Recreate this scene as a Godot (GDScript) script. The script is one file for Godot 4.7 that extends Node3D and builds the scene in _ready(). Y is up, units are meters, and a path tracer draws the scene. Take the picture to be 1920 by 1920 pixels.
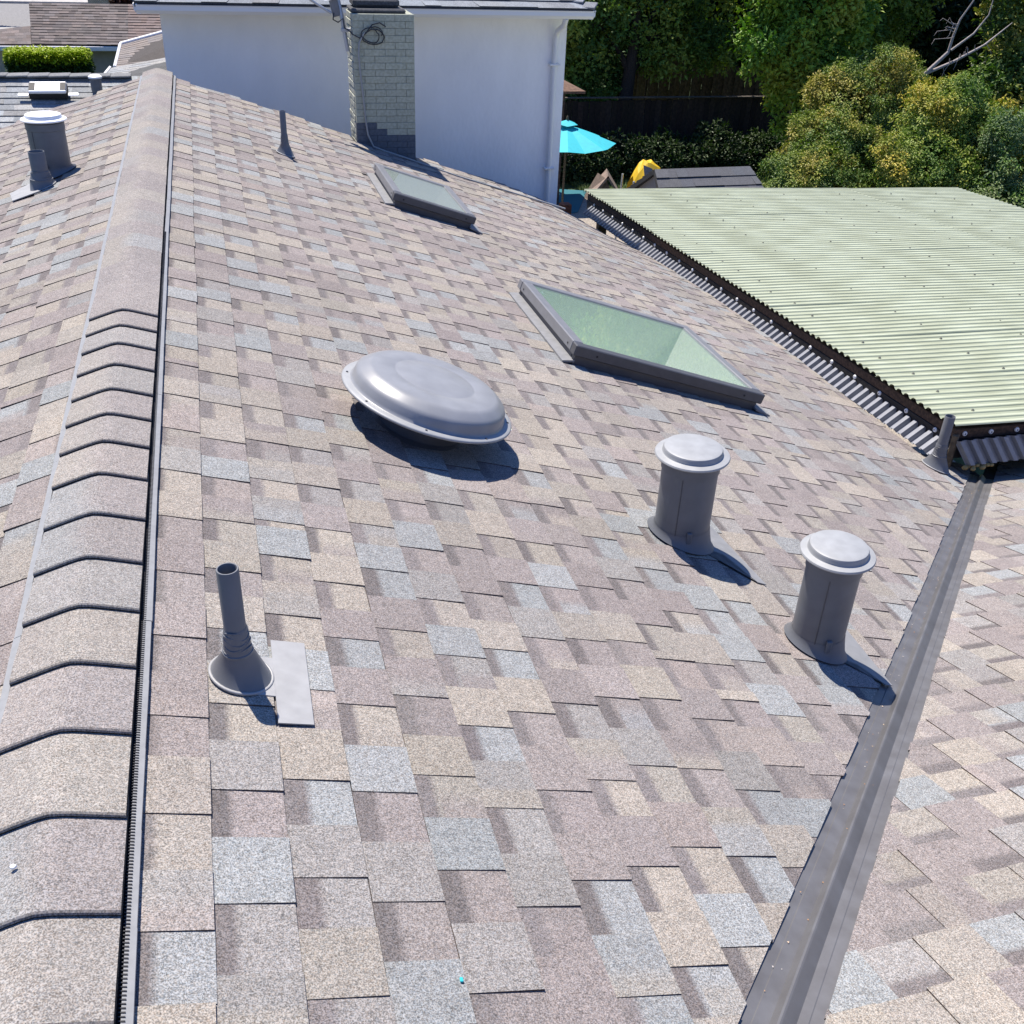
extends Node3D
# A shingled roof seen from above its ridge: vents, skylights, valley, patio cover, neighbours and trees beyond.

const PITCH := 0.321751
var CP := cos(PITCH)
var SP := sin(PITCH)
const EXPO := 0.143
const VALLEY := 0.1
const SUN := Vector3(0.165, -1.055, 0.458)

var M := {}
var rng := RandomNumberGenerator.new()
var cam: Camera3D
var count := {}

# ---------------------------------------------------------------- names and tags
func numbered(parent: Node, called: String) -> String:
	var key := str(parent.get_instance_id()) + called
	var n: int = count.get(key, 0)
	count[key] = n + 1
	return called if n == 0 else "%s_%03d" % [called, n]

func tag(o: Node, label := "", category := "", group := "", kind := "") -> Node:
	if label: o.set_meta("label", label)
	if category: o.set_meta("category", category)
	if group: o.set_meta("group", group)
	if kind: o.set_meta("kind", kind)
	return o

func thing(called: String, label: String, category: String, at := Vector3.ZERO, group := "") -> Node3D:
	var o := Node3D.new()
	o.name = numbered(self, called)
	add_child(o, true)
	o.position = at
	tag(o, label, category, group)
	return o

func obj(called: String, st: SurfaceTool, m: Material, parent: Node = self) -> MeshInstance3D:
	var o := MeshInstance3D.new()
	o.name = numbered(parent, called)
	o.mesh = st.commit()
	if m: o.material_override = m
	parent.add_child(o, true)
	return o

func copy_of(src: Node3D, label: String, at: Vector3) -> Node3D:
	var o: Node3D = src.duplicate()
	o.name = numbered(self, String(src.name))
	add_child(o, true)
	o.position = at
	o.set_meta("label", label)
	return o

# ---------------------------------------------------------------- shapes
func mb() -> SurfaceTool:
	var st := SurfaceTool.new()
	st.begin(Mesh.PRIMITIVE_TRIANGLES)
	return st

func tri(st: SurfaceTool, a: Vector3, b: Vector3, c: Vector3, out: Vector3, cols := []) -> void:
	var n := (b - a).cross(c - a)
	if n.length_squared() < 1e-16: return
	n = n.normalized()
	var v := [a, b, c]
	var k := cols.duplicate() if cols.size() == 3 else [Color.WHITE, Color.WHITE, Color.WHITE]
	if n.dot(out) > 0:
		v = [a, c, b]
		k = [k[0], k[2], k[1]]
	else:
		n = -n
	for i in 3:
		st.set_color(k[i])
		st.set_normal(n)
		st.add_vertex(v[i])

func quad(st: SurfaceTool, a: Vector3, b: Vector3, c: Vector3, d: Vector3, out: Vector3, col := Color.WHITE) -> void:
	tri(st, a, b, c, out, [col, col, col])
	tri(st, a, c, d, out, [col, col, col])

func poly(st: SurfaceTool, p: Array, out: Vector3, col := Color.WHITE) -> void:
	for i in range(1, p.size() - 1):
		tri(st, p[0], p[i], p[i + 1], out, [col, col, col])

func slab(st: SurfaceTool, top: Array, down: Vector3, col := Color.WHITE) -> void:
	# a convex polygon given a thickness
	var n := top.size()
	var mid := Vector3.ZERO
	for v in top: mid += v
	mid /= n
	poly(st, top, -down, col)
	var low := []
	for v in top: low.append(v + down)
	poly(st, low, down, col)
	for i in n:
		var a: Vector3 = top[i]
		var b: Vector3 = top[(i + 1) % n]
		quad(st, a, b, b + down, a + down, (a + b) * 0.5 - mid, col)

func box(st: SurfaceTool, c: Vector3, s: Vector3, bs := Basis.IDENTITY, ch := 0.0, col := Color.WHITE) -> void:
	# a box, its edges chamfered by ch
	var h := s * 0.5
	if ch <= 0.0:
		for ax in 3:
			for sg in [-1.0, 1.0]:
				var n := Vector3.ZERO
				n[ax] = sg
				var u := Vector3.ZERO
				var w := Vector3.ZERO
				u[(ax + 1) % 3] = h[(ax + 1) % 3]
				w[(ax + 2) % 3] = h[(ax + 2) % 3]
				var o := n * h[ax]
				quad(st, c + bs * (o + u + w), c + bs * (o + u - w), c + bs * (o - u - w), c + bs * (o - u + w), bs * n, col)
		return
	var i := h - Vector3.ONE * ch
	for ax in 3:
		for sg in [-1.0, 1.0]:
			var n := Vector3.ZERO
			n[ax] = sg
			var u := Vector3.ZERO
			var w := Vector3.ZERO
			u[(ax + 1) % 3] = i[(ax + 1) % 3]
			w[(ax + 2) % 3] = i[(ax + 2) % 3]
			var o := n * h[ax]
			quad(st, c + bs * (o + u + w), c + bs * (o + u - w), c + bs * (o - u - w), c + bs * (o - u + w), bs * n, col)
	for ax in 3:
		var b1 := (ax + 1) % 3
		var b2 := (ax + 2) % 3
		for s1 in [-1.0, 1.0]:
			for s2 in [-1.0, 1.0]:
				var p := Vector3.ZERO
				p[b1] = s1 * h[b1]
				p[b2] = s2 * i[b2]
				var q := Vector3.ZERO
				q[b1] = s1 * i[b1]
				q[b2] = s2 * h[b2]
				var l := Vector3.ZERO
				l[ax] = i[ax]
				quad(st, c + bs * (p + l), c + bs * (p - l), c + bs * (q - l), c + bs * (q + l), bs * (p + q), col)
	for sx in [-1.0, 1.0]:
		for sy in [-1.0, 1.0]:
			for sz in [-1.0, 1.0]:
				var g := Vector3(sx, sy, sz)
				tri(st, c + bs * (g * Vector3(h.x, i.y, i.z)), c + bs * (g * Vector3(i.x, h.y, i.z)), c + bs * (g * Vector3(i.x, i.y, h.z)), bs * g, [col, col, col])

func smooth_quad(st: SurfaceTool, v: Array, n: Array, col := Color.WHITE) -> void:
	var g: Vector3 = (v[1] - v[0]).cross(v[2] - v[0])
	if g.length_squared() < 1e-16: g = (v[2] - v[0]).cross(v[3] - v[0])
	var order := [0, 1, 2, 0, 2, 3]
	if g.dot(n[0] + n[1] + n[2] + n[3]) > 0: order = [0, 2, 1, 0, 3, 2]
	for k in order:
		st.set_color(col)
		st.set_normal(n[k])
		st.add_vertex(v[k])

func lathe(st: SurfaceTool, prof: Array, t := Transform3D.IDENTITY, seg := 40, sharp := 0.6, inside := false) -> void:
	# prof: [radius, height] pairs; a bend sharper than `sharp` radians stays an edge
	var pn := []
	for i in prof.size() - 1:
		var d: Vector2 = Vector2(prof[i + 1][0] - prof[i][0], prof[i + 1][1] - prof[i][1]).normalized()
		pn.append(Vector2(d.y, -d.x) * (-1.0 if inside else 1.0))
	for i in prof.size() - 1:
		var n0: Vector2 = pn[i]
		var n1: Vector2 = pn[i]
		if i > 0 and absf(pn[i].angle_to(pn[i - 1])) < sharp: n0 = (pn[i] + pn[i - 1]).normalized()
		if i < pn.size() - 1 and absf(pn[i].angle_to(pn[i + 1])) < sharp: n1 = (pn[i] + pn[i + 1]).normalized()
		for k in seg:
			var a := TAU * k / seg
			var b := TAU * (k + 1) / seg
			var v := []
			var n := []
			for e in [[prof[i], n0, a], [prof[i], n0, b], [prof[i + 1], n1, b], [prof[i + 1], n1, a]]:
				var c := cos(e[2])
				var s := sin(e[2])
				v.append(t * Vector3(e[0][0] * c, e[0][1], e[0][0] * s))
				n.append((t.basis * Vector3(e[1].x * c, e[1].y, e[1].x * s)).normalized())
			smooth_quad(st, v, n)

func tube(st: SurfaceTool, pts: Array, radii, seg := 10, col := Color.WHITE, cap := true) -> void:
	var rings := []
	var last := Vector3.ZERO
	for i in pts.size():
		var d: Vector3 = (pts[mini(i + 1, pts.size() - 1)] - pts[maxi(i - 1, 0)]).normalized()
		var side := last
		if i == 0: side = d.cross(Vector3(0.31, 0.87, 0.4)).normalized()
		else: side = (side - d * side.dot(d)).normalized()
		last = side
		var up := side.cross(d)
		var r: float = radii[i] if radii is Array else radii
		var ring := []
		for k in seg:
			var a := TAU * k / seg
			ring.append([pts[i] + (side * cos(a) + up * sin(a)) * r, side * cos(a) + up * sin(a)])
		rings.append(ring)
	for i in rings.size() - 1:
		for k in seg:
			var q := [rings[i][k], rings[i][(k + 1) % seg], rings[i + 1][(k + 1) % seg], rings[i + 1][k]]
			smooth_quad(st, [q[0][0], q[1][0], q[2][0], q[3][0]], [q[0][1], q[1][1], q[2][1], q[3][1]], col)
	if cap:
		for e in [[0, 1], [rings.size() - 1, rings.size() - 2]]:
			var p := []
			for k in seg: p.append(rings[e[0]][k][0])
			poly(st, p, pts[e[0]] - pts[e[1]], col)

# ---------------------------------------------------------------- the three slopes
func slope_main() -> Dictionary:
	return {"o": Vector3.ZERO, "u": Vector3(CP, -SP, 0), "v": Vector3(0, 0, -1), "n": Vector3(SP, CP, 0), "sags": true}

func slope_left() -> Dictionary:
	return {"o": Vector3(-0.225, 0.075, 0), "u": Vector3(-CP, -SP, 0), "v": Vector3(0, 0, -1), "n": Vector3(-SP, CP, 0)}

func slope_wing() -> Dictionary:
	return {"o": Vector3(0, 0, VALLEY), "u": Vector3(0, -SP, -CP), "v": Vector3(1, 0, 0), "n": Vector3(0, CP, -SP)}

func on(f: Dictionary, s: float, a: float, h := 0.0) -> Vector3:
	# the main slope's far eave corner has sagged with age
	var sag := 0.014 * pow(maxf(a - 6.0, 0.0), 2.0) * smoothstep(3.2, 4.5, s) if f.has("sags") else 0.0
	return f.o + f.u * s + f.v * a + f.n * h - Vector3(0, sag, 0)

func roof(s: float, d: float, h := 0.0) -> Vector3:
	return Vector3(CP * s + SP * h, -SP * s + CP * h, -d)

func roof_basis() -> Basis:
	return Basis(Vector3(CP, -SP, 0), Vector3(SP, CP, 0), Vector3(0, 0, 1))

# ---------------------------------------------------------------- shingles
# a corner is [s, a, Color]; lines are [ps, pa, c]: ps*s + pa*a <= c is kept
func clip(p: Array, line: Array) -> Array:
	var out := []
	for i in p.size():
		var a: Array = p[i]
		var b: Array = p[(i + 1) % p.size()]
		var da: float = line[0] * a[0] + line[1] * a[1] - line[2]
		var db: float = line[0] * b[0] + line[1] * b[1] - line[2]
		if da <= 0: out.append(a)
		if (da < 0 and db > 0) or (da > 0 and db < 0):
			var t := da / (da - db)
			out.append([lerpf(a[0], b[0], t), lerpf(a[1], b[1], t), a[2].lerp(b[2], t)])
	return out

var TONES := [Color(0.425, 0.383, 0.333), Color(0.398, 0.365, 0.325), Color(0.338, 0.300, 0.288), Color(0.368, 0.328, 0.312), Color(0.368, 0.378, 0.378), Color(0.368, 0.350, 0.334), Color(0.408, 0.370, 0.330), Color(0.388, 0.340, 0.316)]
var WEIGHT := [0.16, 0.15, 0.20, 0.15, 0.125, 0.10, 0.07, 0.05]

func tone() -> Color:
	var x := rng.randf()
	for i in TONES.size():
		x -= WEIGHT[i]
		if x < 0:
			var c: Color = TONES[i]
			var j := rng.randf_range(0.92, 1.08)
			return Color(c.r * j, c.g * j, c.b * j)
	return TONES[0]

func shingle_pieces(f: Dictionary, first: float, rows: int, a0: float, a1: float, lines: Array, holes: Array) -> Array:
	var out := []
	var shift := 0.0
	var wn := noise(0.7, 61, 3)
	for k in rows:
		var s0 := first + k * EXPO
		var s1 := s0 + EXPO
		shift = fposmod(shift + [0.035, 0.03, 0.12, 0.15, 0.045][rng.randi() % 5] + rng.randf_range(-0.012, 0.012), 0.262)
		var a := a0 - 0.524 + shift
		var tab := true
		var wob := 0.0
		var wear := 1.0
		while a < a1:
			var long := rng.randf_range(0.122, 0.150) if tab else rng.randf_range(0.108, 0.138)
			if rng.randf() < 0.05: long *= 0.3
			if rng.randf() < 0.25: wob = rng.randf_range(-0.003, 0.003)
			var b := a + long
			var whole := [[s0, a, Color.WHITE], [s1 + wob, a, Color.WHITE], [s1 + wob, b, Color.WHITE], [s0, b, Color.WHITE]]
			var keep := true
			wear = 1.0 + 0.13 * wn.get_noise_2d(s0 * 1.6, a)
			for h in holes:
				if s0 < h[1] - 0.002 and s1 > h[0] + 0.002 and a < h[3] and b > h[2]:
					# cut back to the side of the opening it lies on
					if a < h[2] and h[2] - a > 0.02: whole = clip(whole, [0, 1, h[2]])
					elif b > h[3] and b - h[3] > 0.02: whole = clip(whole, [0, -1, -h[3]])
					elif s0 < h[0] - 0.01: whole = clip(whole, [1, 0, h[0]])
					elif s1 > h[1] + 0.01: whole = clip(whole, [-1, 0, -h[1]])
					else: keep = false
			if keep:
				var c1 := tone() * wear
				var c2 := c1
				if rng.randf() < 0.25: c2 = (tone() * wear).lerp(c1, 0.3)
				var cut := a + long * rng.randf_range(0.3, 0.7)
				var soft := rng.randf_range(0.004, 0.03)
				var tops := []
				var sa := s0
				var dk: Color = Color(0.235, 0.212, 0.208) * rng.randf_range(0.85, 1.2)
				if not tab:
					var w := EXPO * rng.randf_range(0.2, 0.3)
					var g := EXPO * 0.12
					tops.append([[s0, a, dk], [s0 + w, a, dk], [s0 + w, b, dk], [s0, b, dk]])
					tops.append([[s0 + w, a, dk], [s0 + w + g, a, c1], [s0 + w + g, b, c1], [s0 + w, b, dk]])
					sa = s0 + w + g
				if c2 == c1 or b - a < 0.06:
					tops.append([[sa, a, c1], [s1 + wob, a, c1], [s1 + wob, b, c1], [sa, b, c1]])
				else:
					tops.append([[sa, a, c2], [s1 + wob, a, c2], [s1 + wob, cut - soft, c2], [sa, cut - soft, c2]])
					tops.append([[sa, cut - soft, c2], [s1 + wob, cut - soft, c2], [s1 + wob, cut + soft, c1], [sa, cut + soft, c1]])
					tops.append([[sa, cut + soft, c1], [s1 + wob, cut + soft, c1], [s1 + wob, b, c1], [sa, b, c1]])
				var rag := rng.randf_range(-0.004, 0.005)
				for l in lines: whole = clip(whole, [l[0], l[1], l[2] - (rag if l[1] != 0 else rag * 0.3)])
				if whole.size() > 2:
					# the tops are held inside the outline, which may have been cut
					var hem := []
					for i in whole.size():
						var p: Array = whole[i]
						var q: Array = whole[(i + 1) % whole.size()]
						var nx: float = q[1] - p[1]
						var ny: float = p[0] - q[0]
						hem.append([nx, ny, nx * p[0] + ny * p[1]])
					var cx := 0.0
					var cy := 0.0
					for p in whole:
						cx += p[0] / whole.size()
						cy += p[1] / whole.size()
					for i in hem.size():
						if hem[i][0] * cx + hem[i][1] * cy > hem[i][2]: hem[i] = [-hem[i][0], -hem[i][1], -hem[i][2]]
					var kept := []
					for t in tops:
						var u: Array = t
						for l in hem: u = clip(u, [l[0], l[1], l[2] + 1e-9])
						if u.size() > 2: kept.append(u)
					var lift := rng.randf_range(-0.0006, 0.0012)
					out.append({"f": f, "whole": whole, "tops": kept, "s0": s0, "h0": (0.003 if tab else 0.0012) + lift * 0.3, "h1": (0.0088 if tab else 0.005) + lift, "score": seen_size(on(f, cx, cy), f.n, (s1 - s0) * long)})
			a = b
			tab = not tab
	return out

func seen_size(p: Vector3, n: Vector3, area: float) -> float:
	var v := p - cam.position
	var c := v * cam.basis
	if c.z > -0.1: return 0.0
	var t := tan(deg_to_rad(cam.fov) * 0.5) * 1.02
	if absf(c.x / c.z) > t or absf(c.y / c.z) > t: return 0.0
	return area * absf(v.normalized().dot(n)) / v.length_squared()

func put_shingle(st: SurfaceTool, p: Dictionary) -> void:
	var f: Dictionary = p.f
	var hh := func(s: float) -> float: return lerpf(p.h0, p.h1, (s - p.s0) / EXPO)
	for t in p.tops:
		for i in range(1, t.size() - 1):
			var v := [t[0], t[i], t[i + 1]]
			tri(st, on(f, v[0][0], v[0][1], hh.call(v[0][0])), on(f, v[1][0], v[1][1], hh.call(v[1][0])), on(f, v[2][0], v[2][1], hh.call(v[2][0])), f.n, [v[0][2], v[1][2], v[2][2]])
	var w: Array = p.whole
	var mid := Vector3.ZERO
	for q in w: mid += on(f, q[0], q[1]) / w.size()
	var edge := Color(0.15, 0.12, 0.108)
	for i in w.size():
		var a: Array = w[i]
		var b: Array = w[(i + 1) % w.size()]
		var pa := on(f, a[0], a[1], hh.call(a[0]))
		var pb := on(f, b[0], b[1], hh.call(b[0]))
		var la := on(f, a[0], a[1], -0.003)
		var lb := on(f, b[0], b[1], -0.003)
		quad(st, pa, pb, lb, la, (pa + pb) * 0.5 - mid, edge)

func deck(f: Dictionary, ss: Array, aa: Array, holes: Array, lines: Array) -> SurfaceTool:
	# boards under the shingles, left open where a skylight sits
	var st := mb()
	for i in ss.size() - 1:
		for k in aa.size() - 1:
			var cs: float = (ss[i] + ss[i + 1]) * 0.5
			var ca: float = (aa[k] + aa[k + 1]) * 0.5
			var open := false
			for h in holes: open = open or (cs > h[0] and cs < h[1] and ca > h[2] and ca < h[3])
			if open: continue
			var p := [[ss[i], aa[k], Color.WHITE], [ss[i + 1], aa[k], Color.WHITE], [ss[i + 1], aa[k + 1], Color.WHITE], [ss[i], aa[k + 1], Color.WHITE]]
			for l in lines: p = clip(p, l)
			if p.size() < 3: continue
			var top := []
			for q in p: top.append(on(f, q[0], q[1], -0.004))
			slab(st, top, -f.n * 0.03)
	return st

# ---------------------------------------------------------------- materials
func noise(freq: float, seed_: int, octaves := 4, kind := FastNoiseLite.TYPE_SIMPLEX_SMOOTH) -> FastNoiseLite:
	var n := FastNoiseLite.new()
	n.seed = seed_
	n.frequency = freq
	n.noise_type = kind
	n.fractal_octaves = octaves
	return n

func noise_tex(freq: float, seed_: int, lo: Color, hi: Color, size := 512, octaves := 4) -> NoiseTexture2D:
	var t := NoiseTexture2D.new()
	t.width = size
	t.height = size
	t.seamless = true
	t.noise = noise(freq, seed_, octaves)
	var g := Gradient.new()
	g.set_color(0, lo)
	g.set_color(1, hi)
	t.color_ramp = g
	return t

func grain_image(size: int, spread: float, tint: float, seed_: int) -> ImageTexture:
	# mineral granules: every texel its own tone
	var r := RandomNumberGenerator.new()
	r.seed = seed_
	var b := PackedByteArray()
	b.resize(size * size * 3)
	var i := 0
	var cloud := noise(0.03, seed_ + 1, 3).get_seamless_image(size, size).get_data()
	for k in size * size:
		var v := (0.52 + 0.16 * cloud[k] / 255.0) * exp((r.randf() + r.randf() + r.randf() - 1.5) * spread)
		var w := (r.randf() - 0.5) * tint
		b[i] = clampi(int(pow(v * (1 + w), 0.4545) * 255), 0, 255)
		b[i + 1] = clampi(int(pow(v, 0.4545) * 255), 0, 255)
		b[i + 2] = clampi(int(pow(v * (1 - w), 0.4545) * 255), 0, 255)
		i += 3
	return ImageTexture.create_from_image(Image.create_from_data(size, size, false, Image.FORMAT_RGB8, b))

func mat(lin: Color, rough := 0.8, metal := 0.0) -> StandardMaterial3D:
	var m := StandardMaterial3D.new()
	m.albedo_color = lin.linear_to_srgb()
	m.roughness = rough
	m.metallic = metal
	return m

func tex(m: StandardMaterial3D, t: Texture2D, scale: float) -> StandardMaterial3D:
	m.albedo_texture = t
	m.uv1_triplanar = true
	m.uv1_world_triplanar = true
	m.uv1_scale = Vector3.ONE * scale
	return m

func materials() -> void:
	var grain := grain_image(1024, 1.35, 0.25, 5)
	M.shingle = tex(mat(Color(1, 1, 1), 0.93), grain, 1.0 / 1.55)
	M.shingle.vertex_color_use_as_albedo = true
	M.shingle.metallic_specular = 0.3
	M.far_shingle = tex(mat(Color(1, 1, 1), 0.93), grain_image(512, 0.7, 0.1, 9), 0.5)
	M.far_shingle.vertex_color_use_as_albedo = true
	M.deck = mat(Color(0.03, 0.028, 0.026), 0.9)
	var dust := noise_tex(0.02, 3, Color(0.89, 0.888, 0.885), Color(1, 1, 1), 512, 6)
	M.paint = tex(mat(Color(0.140, 0.150, 0.166), 0.45), dust, 1.1)          # grey paint on metal
	M.cap = tex(mat(Color(0.315, 0.326, 0.332), 0.45), dust, 1.4)
	M.dome = tex(mat(Color(0.255, 0.263, 0.275), 0.38), dust, 0.9)
	M.dome.metallic_specular = 0.6
	M.flash = tex(mat(Color(0.335, 0.338, 0.338), 0.5), dust, 1.7)
	M.dull_flash = tex(mat(Color(0.22, 0.225, 0.232), 0.55), dust, 1.7)
	M.strip = tex(mat(Color(0.27, 0.278, 0.285), 0.45), dust, 3.0)
	M.valley = tex(mat(Color(0.135, 0.136, 0.142), 0.42), noise_tex(0.02, 8, Color(0.78, 0.76, 0.74), Color(1, 1, 1), 512, 5), 0.9)
	for k in [M.paint, M.cap, M.dome, M.valley, M.flash]:
		k.heightmap_enabled = true
		k.heightmap_texture = noise_tex(0.008, 14, Color(0, 0, 0), Color(1, 1, 1), 512, 2)
		k.heightmap_scale = 0.10
	M.black = mat(Color(0.012, 0.012, 0.014), 0.7)
	M.inside = mat(Color(0.02, 0.02, 0.022), 0.9)
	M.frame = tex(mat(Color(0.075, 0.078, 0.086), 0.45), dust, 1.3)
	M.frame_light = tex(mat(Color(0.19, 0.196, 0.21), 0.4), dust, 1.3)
	M.shaft = mat(Color(0.62, 0.68, 0.62), 0.9)
	M.glass = mat(Color(0.46, 0.66, 0.53), 0.02)
	M.glass.albedo_color.a = 0.21
	M.glass.transparency = BaseMaterial3D.TRANSPARENCY_ALPHA
	M.glass.metallic_specular = 0.85
	M.old_glass = M.glass.duplicate()
	M.old_glass.albedo_color = Color(0.36, 0.42, 0.37, 0.5).linear_to_srgb()
	M.old_glass.albedo_color.a = 0.5
	M.stucco = tex(mat(Color(0.86, 0.86, 0.875), 0.95), noise_tex(0.012, 21, Color(0.965, 0.965, 0.965), Color(1, 1, 1), 512, 5), 0.35)
	M.stucco.uv1_scale = Vector3(0.4, 0.22, 0.4)
	M.stucco.heightmap_enabled = true
	M.stucco.heightmap_texture = noise_tex(0.09, 22, Color(0, 0, 0), Color(1, 1, 1), 512, 3)
	M.stucco.heightmap_scale = 0.25
	M.trim = mat(Color(0.70, 0.70, 0.71), 0.5)
	M.brick = tex(mat(Color(1, 1, 1), 0.85), noise_tex(0.03, 31, Color(0.82, 0.82, 0.80), Color(1, 1, 1), 512, 5), 2.0)
	M.brick.vertex_color_use_as_albedo = true
	M.mortar = tex(mat(Color(0.44, 0.46, 0.37), 0.95), noise_tex(0.04, 32, Color(0.7, 0.7, 0.7), Color(1, 1, 1)), 2.0)
	M.crown = tex(mat(Color(0.11, 0.115, 0.125), 0.9), noise_tex(0.03, 33, Color(0.6, 0.6, 0.6), Color(1, 1, 1)), 2.5)
	M.cable = mat(Color(0.28, 0.29, 0.29), 0.6)
	M.cable_dark = mat(Color(0.03, 0.03, 0.035), 0.5)
	M.metal = mat(Color(0.42, 0.44, 0.47), 0.4, 0.4)
	M.white = mat(Color(0.78, 0.79, 0.80), 0.45)
	M.patio = tex(mat(Color(0.455, 0.495, 0.37), 0.5), noise_tex(0.01, 41, Color(0.82, 0.815, 0.77), Color(1, 1, 1), 512, 6), 0.9)
	M.patio.uv1_scale = Vector3(0.35, 1.0, 1.6)
	M.closure = tex(mat(Color(0.25, 0.26, 0.285), 0.42, 0.1), dust, 1.2)
	M.rim_board = tex(mat(Color(0.11, 0.065, 0.042), 0.85), noise_tex(0.03, 43, Color(0.5, 0.5, 0.5), Color(1, 1, 1)), 2.0)
	M.old_wood = tex(mat(Color(0.20, 0.15, 0.095), 0.9), noise_tex(0.03, 44, Color(0.55, 0.55, 0.55), Color(1, 1, 1)), 1.5)
	M.fence = tex(mat(Color(1, 1, 1), 0.95), noise_tex(0.02, 45, Color(0.6, 0.6, 0.6), Color(1, 1, 1)), 1.0)
	M.fence.vertex_color_use_as_albedo = true
	M.bark = tex(mat(Color(0.085, 0.065, 0.05), 0.95), noise_tex(0.03, 46, Color(0.45, 0.45, 0.45), Color(1, 1, 1)), 1.5)
	M.pale_bark = tex(mat(Color(0.48, 0.43, 0.41), 0.9), noise_tex(0.03, 47, Color(0.6, 0.6, 0.6), Color(1, 1, 1)), 2.0)
	M.leaf = mat(Color(1, 1, 1), 0.52)
	M.leaf.vertex_color_use_as_albedo = true
	M.leaf.backlight_enabled = true
	M.leaf.metallic_specular = 0.35
	M.leaf.backlight = Color(0.50, 0.62, 0.14)
	M.grass = tex(mat(Color(0.075, 0.115, 0.03), 0.95), noise_tex(0.02, 48, Color(0.55, 0.6, 0.5), Color(1, 1, 1), 512, 6), 0.4)
	M.blade = mat(Color(1, 1, 1), 0.7)
	M.blade.vertex_color_use_as_albedo = true
	M.gravel = tex(mat(Color(0.42, 0.37, 0.31), 0.95), grain_image(256, 1.2, 0.1, 12), 0.6)
	M.asphalt = tex(mat(Color(0.30, 0.295, 0.29), 0.95), grain_image(256, 0.5, 0.05, 13), 0.5)
	M.concrete = tex(mat(Color(0.45, 0.43, 0.40), 0.95), noise_tex(0.02, 49, Color(0.8, 0.8, 0.8), Color(1, 1, 1)), 0.3)
	M.teal = tex(mat(Color(0.03, 0.46, 0.52), 0.75), noise_tex(0.02, 50, Color(0.92, 0.92, 0.92), Color(1, 1, 1)), 1.0)
	M.teal.backlight_enabled = true
	M.teal.backlight = Color(0.05, 0.3, 0.33)
	M.rug = mat(Color(0.02, 0.12, 0.15), 0.95)
	M.yellow = mat(Color(0.62, 0.40, 0.015), 0.45)
	M.tan_wall = tex(mat(Color(0.36, 0.35, 0.32), 0.95), dust, 0.4)
	M.solar = mat(Color(0.015, 0.025, 0.09), 0.12)
	M.red = mat(Color(0.5, 0.03, 0.04), 0.6)

# ---------------------------------------------------------------- build
func _ready() -> void:
	rng.seed = 20240
	camera_and_light()
	materials()
	ground_and_street()
	our_house()
	white_house()
	neighbours()
	patio_cover()
	chimney()
	back_garden()
	trees()
	roof_fittings()
	small_things()

func camera_and_light() -> void:
	cam = Camera3D.new()
	cam.name = "camera"
	var p := 0.54982
	var y := 0.29213
	var r := 0.04416
	var f := Vector3(sin(y) * cos(p), -sin(p), -cos(y) * cos(p))
	var rt := Vector3(cos(y), 0, sin(y))
	var up := rt.cross(f)
	var r2 := rt * cos(r) + up * sin(r)
	var u2 := -rt * sin(r) + up * cos(r)
	cam.basis = Basis(r2, u2, -f)
	cam.position = Vector3(0.17, 1.4732, 0)
	cam.fov = rad_to_deg(2 * atan(960.0 / 1886.86))
	cam.near = 0.05
	cam.far = 600
	add_child(cam)
	cam.current = true
	var sky := ProceduralSkyMaterial.new()
	sky.sky_top_color = Color(0.30, 0.47, 0.77)
	sky.sky_horizon_color = Color(0.68, 0.78, 0.90)
	sky.sky_curve = 0.12
	sky.ground_bottom_color = Color(0.22, 0.21, 0.19)
	sky.ground_horizon_color = Color(0.55, 0.62, 0.7)
	sky.energy_multiplier = 0.72
	var env := Environment.new()
	env.background_mode = Environment.BG_SKY
	env.sky = Sky.new()
	env.sky.sky_material = sky
	env.tonemap_mode = Environment.TONE_MAPPER_LINEAR
	env.tonemap_exposure = 1.72
	env.sdfgi_enabled = true
	env.ssao_enabled = true
	env.ssil_enabled = true
	var we := WorldEnvironment.new()
	we.name = "environment"
	we.environment = env
	add_child(we)
	var sun := DirectionalLight3D.new()
	sun.name = "sun"
	sun.basis = Basis.looking_at(SUN.normalized(), Vector3(0, 0, -1))
	sun.light_energy = 1.6
	sun.light_color = Color(1.0, 0.965, 0.92)
	sun.light_angular_distance = 0.5
	sun.shadow_enabled = true
	add_child(sun)

func land(x: float, z: float) -> float:
	return lerpf(-5.6, -4.6, smoothstep(-4.0, 3.0, x))

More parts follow.
